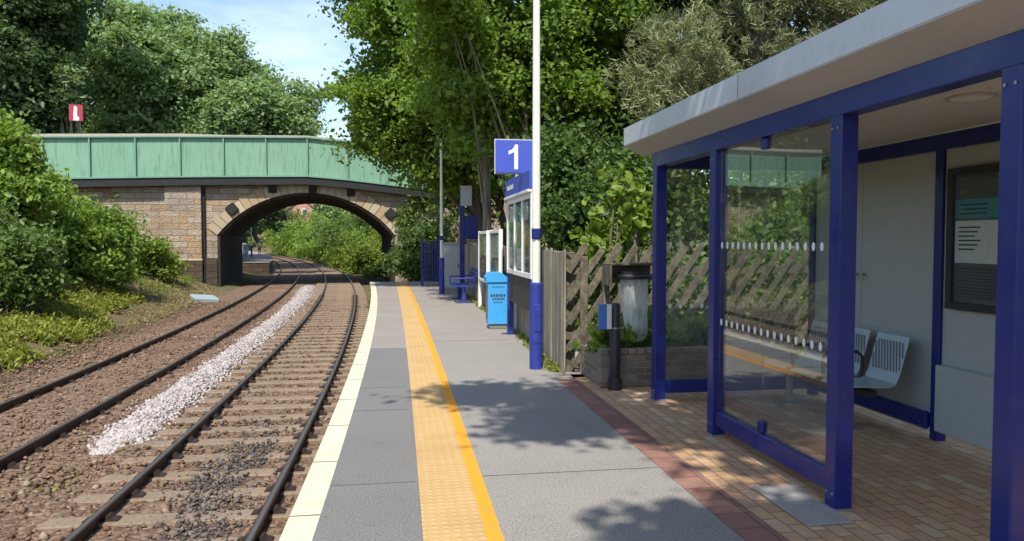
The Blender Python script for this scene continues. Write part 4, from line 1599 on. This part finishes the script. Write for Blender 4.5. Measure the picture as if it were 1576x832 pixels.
girder(-0.42, 1)
girder(DEPTH + 0.42, -1)
for x in (-1.9, 0.25, 2.35):
    z = top_z(x) - 0.44
    m = MB()
    m.prism([(-0.40, z - 0.001), (0.0, z - 0.001), (0.0, z - 0.42), (-0.12, z - 0.42)], x - 0.22, x + 0.22, 'x')
    m.build('bracket', 'girder_black', br)
for x, z in ((-4.05, 3.45), (4.6, 3.25)):
    m = MB().box((x, -0.12, z), (0.55, 0.16, 0.55), 0.04, Matrix.Rotation(rad(45 if x > 0 else -40), 3, 'Y'))
    m.build('tie_plate', 'girder_black', br)
# deck
structure(MB().prism([(x, top_z(x) + 0.05) for x in (-24, -13.2, -6, 0, 2.3, 8, 12)] + [(x, top_z(x) + 0.45) for x in (12, 8, 2.3, 0, -6, -13.2, -24)], 0.2, DEPTH - 0.2, 'y').build('deck', 'road_tar', br))

# retaining wall continuing from the bridge
BM = Matrix.Translation(BR) @ Matrix.Rotation(BR_RZ, 4, 'Z')
rw = thing('retaining_wall', 'tall coursed stone retaining wall behind the trees beside the bridge', 'wall', BM @ Vector((12.01, 0, 0)), BR_RZ)
MB().prism([(0, -1), (16, -1), (16, 4.4), (0, 4.4)], 0.1, 0.9, 'y').build('masonry', 'bridge_stone', rw)
MB().prism([(0, 4.401), (16, 4.401), (16, 4.6), (0, 4.6)], 0.0, 1.0, 'y').build('coping', 'voussoir', rw)

# red sign on bridge road
p = BM @ Vector((-12.4, 2.2, 5.3))
rsn = thing('roadside_board', 'small red board with a white figure on a post above the green parapet', 'sign', p, BR_RZ)
MB().tube([(0.12, 0.02, 0), (0.12, 0.02, 3.0)], 0.05, 8).build('post', 'dark_metal', rsn)
MB().span((-0.34, -0.04, 3.0), (0.36, 0.0, 3.9), 0.01).build('panel', 'red_sign', rsn)
MB().prism([(-0.12, 3.03), (0.16, 3.03), (0.17, 3.2), (0.06, 3.3), (0.08, 3.75), (-0.07, 3.84), (-0.12, 3.4)], -0.05, -0.042, 'y').build('emblem', 'white_paint', rsn)

# ------------------------------------------------------------------ beyond the bridge: far platform, fence, person, house
rows = []
def fplat(v):
    e = E(v) - 6.15
    return [(e - 0.02, v, -0.06), (e - 0.02, v, -1.1), (e - 3.2, v, -1.1), (e - 3.2, v, -0.06), (e - 0.02, v, -0.06)]


ring = [fplat(v) for v in np.arange(60, 131, 2.0)]
m = MB().grid(ring)
m.add(ring[0][:4], [(0, 1, 2, 3)])
structure(m.build('far_platform', 'dark_stone'))
structure(MB().grid([[(E(v) - 6.13, v, 0.0), (E(v) - 9.4, v, 0.0)] for v in np.arange(60, 131, 2.0)]).build('far_platform_surface', 'asphalt_worn'))
fr_ = thing('platform_railing', 'pale railing along the far platform seen through the arch', 'railing', (E(80) - 8.6, 80, 0))
FO = Vector(fr_.location)
m = MB()
for v in np.arange(64, 112, 2.4):
    pp('post', MB().tube([(E(v) - 8.6, v, 0), (E(v) - 8.6, v, 1.35)], 0.05, 6), 'pale_grey', fr_, FO)
for z in (0.7, 1.3):
    pp('rail', MB().tube([(E(v) - 8.6, v, z) for v in np.arange(64, 112, 3.0)], 0.045, 6), 'pale_grey', fr_, FO)
lp = lamp_post(E(82) - 8.2, 82, 'far lamp post on the opposite platform beyond the arch', 5.2)

# person on far platform
pe = thing('person', 'distant person in a white top standing on the far platform', 'person', (E(90) - 7.3, 90.0, 0.0), rad(160))


def skin_body(name, joints, edges, mat, parent):
    me = bpy.data.meshes.new(name)
    me.from_pydata([j[:3] for j in joints], edges, [])
    o = bpy.data.objects.new(name, me)
    C.collection.objects.link(o)
    o.parent = parent
    md = o.modifiers.new('Skin', 'SKIN')
    lay = me.skin_vertices[0] if me.skin_vertices else None
    if lay is None:
        import bmesh
        bm = bmesh.new()
        bm.from_mesh(me)
        bm.verts.layers.skin.verify()
        bm.to_mesh(me)
        bm.free()
        lay = me.skin_vertices[0]
    for i, j in enumerate(joints):
        lay.data[i].radius = (j[3], j[4] if len(j) > 4 else j[3])
        lay.data[i].use_root = (i == 0)
    s = o.modifiers.new('Sub', 'SUBSURF')
    s.levels = s.render_levels = 2
    md.use_smooth_shade = True
    me.materials.append(MATS[mat])
    return o


J = [(0, 0, 0.95, .13, .10), (0, 0, 1.15, .125, .09), (0, 0, 1.38, .14, .09), (0, 0, 1.50, .055), (0, -0.01, 1.62, .085, .10), (0, -0.01, 1.72, .07, .08),
     (.19, 0, 1.40, .05), (.25, 0.02, 1.14, .04), (.26, -0.06, 0.90, .032), (.26, -0.09, 0.80, .03, .015),
     (-.19, 0, 1.40, .05), (-.25, 0.02, 1.14, .04), (-.26, -0.06, 0.90, .032), (-.26, -0.09, 0.80, .03, .015),
     (.09, 0, 0.86, .085), (.10, -0.01, 0.50, .06), (.10, 0.02, 0.10, .04), (.10, -0.10, 0.03, .035, .025),
     (-.09, 0, 0.86, .085), (-.10, -0.01, 0.50, .06), (-.10, 0.02, 0.10, .04), (-.10, -0.10, 0.03, .035, .025)]
ED = [(0, 1), (1, 2), (2, 3), (3, 4), (4, 5), (2, 6), (6, 7), (7, 8), (8, 9), (2, 10), (10, 11), (11, 12), (12, 13), (0, 14), (14, 15), (15, 16), (16, 17), (0, 18), (18, 19), (19, 20), (20, 21)]
skin_body('body', J, ED, 'skin', pe)
JS = [(0, 0, 0.93, .155, .12), (0, 0, 1.15, .145, .108), (0, 0, 1.40, .155, .105), (.19, 0, 1.40, .065), (.235, 0.01, 1.22, .058), (-.19, 0, 1.40, .065), (-.235, 0.01, 1.22, .058)]
skin_body('shirt', JS, [(0, 1), (1, 2), (2, 3), (3, 4), (2, 5), (5, 6)], 'shirt', pe)
JT = [(0, 0, 0.94, .15, .12), (.09, 0, 0.84, .10), (.10, -0.01, 0.52, .085), (-.09, 0, 0.84, .10), (-.10, -0.01, 0.52, .085)]
skin_body('shorts', JT, [(0, 1), (1, 2), (0, 3), (3, 4)], 'shorts', pe)
JH = [(0, 0.03, 1.68, .09, .09), (0, 0.02, 1.75, .075)]
skin_body('hair', JH, [(0, 1)], 'hair', pe)

# house beyond
hs = thing('house', 'red brick house with red roof glimpsed over the bushes through the arch', 'house', (-18.7, 160, 3.5), rad(14))
m = MB()
m.prism([(-2.0, 0), (2.0, 0), (2.0, 5.2), (0, 7.0), (-2.0, 5.2)], 0, 8, 'y')
m.build('wall', 'house_wall', hs)
m = MB()
m.prism([(-2.3, 4.97), (0, 7.05), (2.3, 4.97), (2.3, 5.2), (0, 7.32), (-2.3, 5.2)], -0.3, 8.3, 'y')
m.build('roof', 'house_roof', hs)
for x in (0.6,):
    w_ = MB().span((x - 0.65, -0.06, 3.4), (x + 0.65, -0.01, 4.8)).build('window', 'white_paint', hs)
    MB().span((x - 0.5, -0.08, 3.55), (x + 0.5, -0.061, 4.65)).build('pane', 'window_dark', w_)

# concrete trough slab beside far track
o = MB().box((0, 0, 0), (1.0, 1.5, 0.22), 0.04).build('trough_cover', 'concrete_blue')
o.location = (E(34) - 7.0, 34.0, -0.82)
o.rotation_euler = (0.05, 0.08, 0.4)
tag(o, 'pale blue grey concrete trough cover lying at the foot of the grassy bank', 'cover slab')

# ------------------------------------------------------------------ vegetation
def G(u, v, dz=0.0):
    return (u, v, gz(u, v) + dz)


# --- big trees on the platform side
tree('sycamore_tree', 'tall leafy tree overhanging the track and the green bridge parapet', 'tree', G(3.6, 27.5),
     [(1.6, 27.5, 9.6, 3.2, 3.2, 3.6), (-0.4, 26.5, 7.0, 2.0, 2.2, 1.8), (0.9, 26.5, 5.6, 1.9, 2.0, 1.5), (-0.9, 26.0, 10.4, 1.7, 1.8, 2.2), (2.6, 27, 13.0, 3.6, 3.4, 3.2), (2.6, 26.6, 4.2, 1.3, 1.2, 1.0), (1.1, 26.2, 4.7, 1.2, 1.1, 1.0), (-0.3, 26.2, 5.3, 1.3, 1.2, 1.0), (2.4, 25.5, 6.4, 1.8, 1.8, 2.0)],
     'leaf_sycamore', 1250, 84, 0.34, 0.165, 0.19, 'bark', twigs=60, up=0.55)
tree('sycamore_tree', 'thin stemmed leafy tree behind the poster stands and blue number sign', 'tree', G(3.4, 21.0),
     [(3.2, 21, 7.6, 2.6, 2.6, 2.6), (4.8, 20.5, 9.2, 2.6, 2.6, 3.2), (2.3, 20.4, 10.2, 2.4, 2.4, 2.6), (5.0, 21, 5.6, 1.9, 1.9, 1.8), (1.6, 19.3, 7.0, 1.2, 1.5, 0.9), (2.4, 20.0, 5.4, 1.2, 1.1, 1.3), (1.2, 17.4, 7.6, 0.9, 1.4, 0.7), (2.0, 21.5, 5.6, 1.2, 1.3, 1.1)],
     'leaf_sycamore', 950, 76, 0.32, 0.15, 0.065, 'bark_pale', stems=[(0, 0, 0), (-0.7, 0.5, 0), (0.6, -0.6, 0), (-0.9, -0.4, 0)], twigs=60, up=0.55)
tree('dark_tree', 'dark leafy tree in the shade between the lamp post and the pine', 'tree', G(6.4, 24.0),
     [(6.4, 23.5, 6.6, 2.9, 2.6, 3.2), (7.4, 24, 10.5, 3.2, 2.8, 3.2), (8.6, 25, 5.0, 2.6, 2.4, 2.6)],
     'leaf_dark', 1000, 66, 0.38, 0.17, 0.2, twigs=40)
bush('dark_shrub', 'tall dark green shrub rising behind the diagonal fence next to the lamp post', 'shrub', G(4.2, 15.5),
     [(4.0, 15.5, 1.7, 1.2, 1.2, 1.6), (5.4, 15.2, 2.2, 1.4, 1.2, 2.0), (3.6, 16.6, 3.4, 1.0, 1.0, 1.6)], 'leaf_dark', 420, 50, 0.24, 0.13)
bush('dark_shrub', 'broad dark green shrub behind the far end of the shelter', 'shrub', G(8.0, 14.0),
     [(7.4, 13.8, 2.2, 1.6, 1.2, 1.7), (9.6, 14.2, 2.8, 1.8, 1.4, 2.0), (11.6, 14.8, 3.0, 1.6, 1.4, 2.0)], 'leaf_mid', 460, 50, 0.26, 0.13)
bush('shade_shrub', 'low shaded shrub seen through the slats of the diagonal fence', 'shrub', G(5.0, 11.2),
     [(3.6, 11.0, 0.7, 0.9, 0.6, 0.6), (5.2, 11.0, 0.9, 1.1, 0.7, 0.8), (6.8, 11.2, 1.0, 1.1, 0.7, 0.9)], 'leaf_mid', 240, 34, 0.2, 0.10)
bush('sapling', 'bright young sapling with big yellow green leaves beside the shelter roof corner', 'sapling', G(3.15, 10.3),
     [(3.0, 10.3, 1.75, 0.30, 0.25, 0.28), (3.25, 10.3, 2.35, 0.30, 0.28, 0.36), (3.55, 10.35, 1.95, 0.25, 0.22, 0.25)], 'leaf_bright', 44, 5, 0.10, 0.125, 0.75, nst=9, shoots=6, shoot_l=0.5)
# pine: olive needles in tufts
def pine(label, base, lobes, n_cl, m):
    root = thing('pine_tree', label, 'pine tree', base)
    bx = Vector(base)
    L = [(l[0] - bx.x, l[1] - bx.y, l[2] - bx.z, l[3], l[4], l[5]) for l in lobes]
    P, O, cc = crown_points(L, n_cl, 9, 0.20, 0.5, 0.7)
    # each point is a tuft; needles radiate from a twig tip
    rep = np.repeat(np.arange(len(P)), m)
    d = unit(rng.normal(size=(len(rep), 3)) + O[rep] * 0.9 + np.array([0, 0, 0.5]))
    ln = rng.uniform(0.10, 0.22, len(rep))[:, None]
    a = P[rep] + rng.normal(size=(len(rep), 3)) * 0.05
    side = unit(np.cross(d, rng.normal(size=(len(rep), 3)))) * 0.013
    V = np.stack([a - side, a + side, a + d * ln + side * 0.4, a + d * ln - side * 0.4], axis=1).reshape(-1, 3)
    npmesh('crown', V, 4, 'needle', root)
    tb = MB()
    top = Vector((L[0][0] * 0.5, L[0][1] * 0.5, max(l[2] for l in L) + 1))
    pts = wob((0, 0, -0.4), top, 6, 0.12)
    tb.tube(pts, [0.24 - 0.03 * i for i in range(7)], 9)
    for i in range(70):
        q = Vector(cc[random.randrange(len(cc))])
        s0 = pts[min(6, max(1, int((q.z / top.z) * 5)))]
        tb.tube(wob(s0, q, 4, 0.2), [0.05, 0.04, 0.03, 0.02, 0.008], 5, False)
    tb.build('trunk', 'bark', root, True)


pine('large olive grey pine tree towering above the shelter roof', G(9.2, 18.0),
     [(8.4, 17.4, 6.6, 2.1, 1.8, 1.5), (10.4, 17.6, 8.4, 2.2, 1.9, 2.0), (7.6, 17.2, 9.0, 1.6, 1.6, 1.5), (6.4, 17.0, 5.0, 1.2, 1.0, 0.9), (12.4, 18.2, 7.2, 1.8, 1.6, 1.5), (9.4, 17.8, 11, 2.4, 2.2, 2.0), (11.2, 17.4, 5.6, 1.5, 1.3, 1.0), (13.2, 18.6, 9.6, 1.8, 1.6, 1.6)], 1150, 12)
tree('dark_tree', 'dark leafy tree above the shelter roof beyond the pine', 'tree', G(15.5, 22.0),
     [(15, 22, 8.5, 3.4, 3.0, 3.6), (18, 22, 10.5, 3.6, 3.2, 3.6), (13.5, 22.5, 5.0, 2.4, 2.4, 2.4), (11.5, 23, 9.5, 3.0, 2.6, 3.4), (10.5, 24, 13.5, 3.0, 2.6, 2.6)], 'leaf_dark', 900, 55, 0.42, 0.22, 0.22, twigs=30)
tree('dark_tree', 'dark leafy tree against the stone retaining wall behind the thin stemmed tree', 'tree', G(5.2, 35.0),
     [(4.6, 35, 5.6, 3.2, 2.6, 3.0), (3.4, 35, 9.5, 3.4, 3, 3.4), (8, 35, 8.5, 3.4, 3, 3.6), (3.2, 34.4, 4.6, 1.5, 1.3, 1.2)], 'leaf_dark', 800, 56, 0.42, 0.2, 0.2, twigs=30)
# platform end shrubs by the arch
bush('platform_shrub', 'grey green shrub at the platform end under the stone bridge wall', 'shrub', G(0.9, 36.5),
     [(0.9, 36.5, 0.8, 1.1, 0.9, 1.3), (1.9, 36.8, 1.3, 1.0, 0.9, 1.5)], 'leaf_mid', 260, 40, 0.22, 0.14)
bush('ivy', 'dark ivy trailing over the stone wall to the side of the arch', 'ivy', tuple(BM @ Vector((7.0, -0.25, 0.0))),
     [tuple(BM @ Vector((6.6, -0.15, 3.6))) + (1.5, 0.25, 0.6), tuple(BM @ Vector((8.4, -0.15, 2.4))) + (1.0, 0.25, 1.8), tuple(BM @ Vector((5.6, -0.15, 3.0))) + (0.7, 0.2, 0.5)], 'leaf_mid', 60, 22, 0.2, 0.16, shoots=0)
# tree leaning over the camera side: its boughs shade the near platform and shelter
tree('overhanging_tree', 'leafy tree beside the shelter whose boughs shade the platform', 'tree', G(6.6, 0.5),
     [(4.4, 0.8, 7.6, 2.0, 2.3, 1.0), (5.6, -0.5, 9.0, 3.0, 3.0, 1.6), (3.0, -0.8, 7.4, 1.7, 1.5, 0.6), (0.8, 3.3, 6.8, 0.9, 0.62, 0.22), (1.4, 2.3, 6.9, 1.0, 0.8, 0.3), (0.3, 2.4, 6.8, 0.5, 0.4, 0.2), (-0.2, 3.9, 6.6, 0.5, 0.32, 0.14),
      (1.7, 4.0, 6.9, 0.55, 0.5, 0.18), (4.9, 2.0, 7.0, 1.2, 1.0, 0.45), (2.9, 2.2, 7.2, 0.8, 0.8, 0.3), (1.1, -0.2, 6.6, 1.1, 0.9, 0.3), (1.5, -1.4, 6.7, 1.1, 0.9, 0.4), (2.1, 1.5, 7.0, 0.5, 0.5, 0.2), (2.4, 0.6, 7.0, 0.8, 0.6, 0.25)],
     'leaf_mid', 1250, 48, 0.19, 0.14, 0.22, twigs=50)

# --- bank side
bush('bank_bush', 'big sunlit leafy bush on the grassy bank in front of the green parapet end', 'bush', G(-11.4, 30.0),
     [(-11.6, 30.0, 1.9, 1.9, 1.6, 1.6), (-10.4, 29.5, 1.2, 1.2, 1.1, 1.2), (-12.8, 29.6, 2.4, 1.6, 1.5, 1.6)], 'leaf_bush', 480, 46, 0.26, 0.16)
bush('bank_bush', 'small bright green bush at the foot of the stone abutment', 'bush', G(-11.4, 37.0),
     [(-11.4, 37.0, 1.0, 1.0, 0.9, 1.0), (-10.5, 37.2, 0.5, 0.6, 0.6, 0.6)], 'leaf_bright', 190, 40, 0.2, 0.13)
bush('hazel_bush', 'tall yellow green bush at the photo edge beneath the red board', 'bush', G(-12.4, 27.2),
     [(-12.7, 27.2, 4.8, 1.1, 1.2, 1.25), (-13.8, 26.8, 4.3, 1.6, 1.5, 1.9), (-12.0, 26.8, 3.2, 1.2, 1.2, 1.1)], 'leaf_bush', 420, 44, 0.26, 0.18, nst=16)
bush('bank_bush', 'dark green bush low on the bank edge below the tall yellow green bush', 'bush', G(-10.6, 22.0),
     [(-10.8, 22, 1.5, 1.5, 1.4, 1.2), (-9.9, 21.6, 0.6, 0.8, 0.9, 0.7), (-12.4, 22.4, 2.4, 1.6, 1.5, 1.5)], 'leaf_mid', 400, 44, 0.24, 0.14)
bush('bank_bush', 'mid green bush climbing the bank beside the parapet end', 'bush', G(-14.5, 34.0),
     [(-14.9, 34, 2.9, 1.6, 1.5, 1.4), (-17.2, 34, 4.2, 1.8, 1.6, 1.8), (-12.8, 35, 2.0, 1.2, 1.2, 1.0)], 'leaf_bush', 460, 46, 0.28, 0.16)
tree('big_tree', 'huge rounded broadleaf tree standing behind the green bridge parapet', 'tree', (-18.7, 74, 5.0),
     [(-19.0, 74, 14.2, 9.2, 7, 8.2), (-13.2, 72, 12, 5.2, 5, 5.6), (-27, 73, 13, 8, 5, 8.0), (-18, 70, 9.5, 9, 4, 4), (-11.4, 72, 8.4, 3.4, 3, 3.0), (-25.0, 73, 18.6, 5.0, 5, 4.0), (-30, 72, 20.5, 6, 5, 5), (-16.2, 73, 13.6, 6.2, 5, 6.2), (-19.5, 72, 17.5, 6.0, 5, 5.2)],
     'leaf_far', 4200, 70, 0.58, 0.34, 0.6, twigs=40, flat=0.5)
tree('far_tree', 'dark shaded tree at the photo corner above the yellow green bush', 'tree', (-27.0, 59, 5.6),
     [(-27, 59, 14, 5, 5, 7), (-24.5, 58, 20, 4.5, 4, 5.5), (-31.5, 58, 13, 5, 4, 7), (-25.5, 57.5, 9, 3.6, 3, 3.2)],
     'leaf_fardark', 1100, 60, 0.6, 0.34, 0.4, twigs=40)
tree('bare_stem_tree', 'slender tree with pale bare stems left of the huge rounded tree', 'tree', (-22.2, 57, 5.4),
     [(-22.2, 57, 13.6, 1.0, 1.0, 1.4), (-22.8, 57, 11.0, 0.8, 0.8, 0.7)], 'leaf_far', 70, 22, 0.3, 0.25, 0.13, 'bark_pale', stems=[(0, 0, 0), (0.7, 0, 0), (-0.8, 0.2, 0)], twigs=40)
bush('hedge', 'dark hedge along the road behind the green parapet', 'hedge', (-20, 58, 5.2),
     [(-27 + k * 3.2, 58 + 0.3 * k, 6.6, 2.2, 1.2, 1.6) for k in range(7)], 'leaf_fardark', 420, 40, 0.4, 0.28, nst=14)
tree('far_tree', 'dark trees edge beyond the arch on the inside of the curve', 'tree', (-15.5, 92, 1.5),
     [(-15.8, 92, 5.5, 2.6, 3, 3.2), (-18.5, 90, 6.5, 3, 3, 3.6), (-22, 88, 7, 3, 3, 4)], 'leaf_fardark', 460, 44, 0.5, 0.32, 0.25, twigs=20)

tree('far_tree', 'dark tree shading the far platform just beyond the bridge', 'tree', (-16.5, 66, 2.0),
     [(-15.6, 66, 5.6, 2.6, 2.6, 2.4), (-18.5, 68, 6.5, 3, 3, 3.6), (-16.5, 72, 4.0, 2.0, 2.6, 2.6), (-14.6, 62, 6.4, 2.4, 2.2, 2.0)], 'leaf_fardark', 420, 44, 0.45, 0.3, 0.25, twigs=20)
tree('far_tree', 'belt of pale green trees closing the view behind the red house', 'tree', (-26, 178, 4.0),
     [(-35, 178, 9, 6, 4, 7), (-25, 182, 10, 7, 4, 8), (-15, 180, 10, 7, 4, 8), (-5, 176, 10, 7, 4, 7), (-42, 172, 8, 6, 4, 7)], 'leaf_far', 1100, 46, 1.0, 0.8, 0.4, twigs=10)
# bank of bushes beyond the arch
spec = [(1.4, 62, 1.6, 'bank_green', 'bright lime green shrub nearest the right hand pier of the arch'),
        (3.0, 66, 2.2, 'bank_green', 'sunny green shrub halfway up the cutting seen through the arch'),
        (0.8, 74, 1.6, 'bank_green', 'low lime green shrub at the trackside seen through the arch'),
        (3.6, 78, 2.6, 'leaf_bush', 'rounded green bush high on the cutting seen through the arch'),
        (1.4, 88, 2.2, 'bank_green', 'yellow green shrub on the bend seen through the arch'),
        (3.4, 96, 3.4, 'leaf_mid', 'darker green bush under the red house seen through the arch'),
        (1.4, 104, 2.6, 'leaf_bush', 'hazy green bush where the track disappears round the bend'),
        (4.0, 118, 3.4, 'leaf_mid', 'farthest green bush in front of the red house'),
        (3.6, 126, 4.4, 'leaf_bush', 'tall pale green bush hiding the lower half of the red house'),
        (3.2, 139, 4.7, 'leaf_bush', 'tall green bush to the side of the red house where the rails vanish'),
        (3.2, 152, 4.6, 'bank_green', 'most distant bright bush on the bend by the far lamp post')]
for (r, v, R_, mt, lab) in spec:
    u = E(v) + r
    z = gz(u, v)
    bush('cutting_shrub', lab, 'shrub', (u, v, z), [(u, v, z + R_ * 0.35, R_ * 1.1, R_ * 1.2, R_ * 0.8), (u + R_ * 0.8, v + R_ * 0.5, z + R_ * 0.8, R_ * 0.9, R_, R_ * 0.75)],
         mt, 190, 40, 0.12 + R_ * 0.1, 0.12 + R_ * 0.045, group='shrubs on the cutting beyond the arch')


# ground cover
def blades(name, n, rfun, vfun, mat, size, label, cat, asp=0.5, zoff=0.04, spread=0.12, up=0.3, clump=True, patchy=0):
    nc = n // 12 if clump else n
    v = vfun(nc)
    r = rfun(nc, v)
    if clump:
        rep = np.repeat(np.arange(nc), 12)
        v = v[rep] + rng.normal(size=len(rep)) * spread
        r = r[rep] + rng.normal(size=len(rep)) * spread
    if patchy:
        f = np.sin(r * 2.1 + 1.3 * np.sin(v * 0.8)) + np.sin(v * 1.3 + 1.7 * np.sin(r * 1.1)) + 0.6 * np.sin(r * 5.1 + v * 3.7)
        kk = f > patchy
        r, v = r[kk], v[kk]
    e = edge(v)
    z = ground_z(r, v) + zoff + np.abs(rng.normal(size=len(v))) * zoff * 1.3
    P = np.stack([e + r, v, z], axis=1)
    o = npmesh(name, leaf_verts(P, size, None, up, asp, 1.0, -0.6), 6, mat, None, LEAF6)
    o['kind'] = 'stuff'
    return tag(o, label, cat)


blades('weeds', 46000, lambda n, v: -7.15 - np.abs(rng.normal(size=n)) * 1.3 - np.clip((v - 17) * 0.05, -0.3, 2) + np.where(v > 24, -0.7, 0), lambda n: 11 + 19 * rng.uniform(0, 1, n) ** 1.3, 'weed', 0.12,
       'yellow green weeds covering the foot of the bank beside the track', 'weeds', 0.45, 0.08, patchy=-0.9)
blades('grass', 42000, lambda n, v: rng.uniform(-20, -8.6, n), lambda n: rng.uniform(9, 44, n), 'bank_green', 0.15,
       'rough green grass and brambles over the bank', 'grass', 0.3, 0.09, patchy=0.35)
blades('dry_grass', 9000, lambda n, v: rng.uniform(-10.5, -7.0, n), lambda n: rng.uniform(14, 40, n), 'dry_grass', 0.13,
       'dry straw coloured grass at the foot of the bank', 'grass', 0.18, 0.05)
blades('cutting_grass', 60000, lambda n, v: 1.2 + 12 * rng.uniform(0, 1, n) ** 1.4, lambda n: rng.uniform(54, 150, n), 'bank_green', 0.30,
       'lime green undergrowth covering the cutting side beyond the arch', 'undergrowth', 0.5, 0.16, 0.3)
blades('undergrowth', 30000, lambda n, v: rng.uniform(3.6, 16, n), lambda n: rng.uniform(10.0, 42, n), 'leaf_mid', 0.17,
       'dark undergrowth below the trees behind the timber fence', 'undergrowth', 0.6, 0.12, 0.25)
blades('trackside_weeds', 900, lambda n, v: -2.9 + rng.normal(size=n) * 0.22, lambda n: 7.2 + 2.2 * rng.uniform(0, 1, n), 'weed', 0.05,
       'small weeds sprouting from the ballast at the end of the pale stone ridge', 'weeds', 0.5, 0.03, 0.09)

# weeds in the joint at the foot of the timber fence
n = 260
v = 9.4 + 15 * rng.uniform(0, 1, n) ** 1.5
rep = np.repeat(np.arange(n), 9)
P = np.stack([2.19 - 0.13 * np.clip((12.5 - v) / 3.3, 0, 1) + rng.normal(size=n) * 0.03, v, np.full(n, 0.03)], axis=1)[rep] + rng.normal(size=(n * 9, 3)) * np.array([0.03, 0.05, 0.02])
P[:, 2] = np.abs(P[:, 2])
o = npmesh('fence_foot_weeds', leaf_verts(P, 0.05, None, 0.3, 0.4, 1.0, -0.8), 6, 'weed', None, LEAF6)
o['kind'] = 'stuff'
tag(o, 'small weeds growing in the joint at the foot of the board fence', 'weeds')
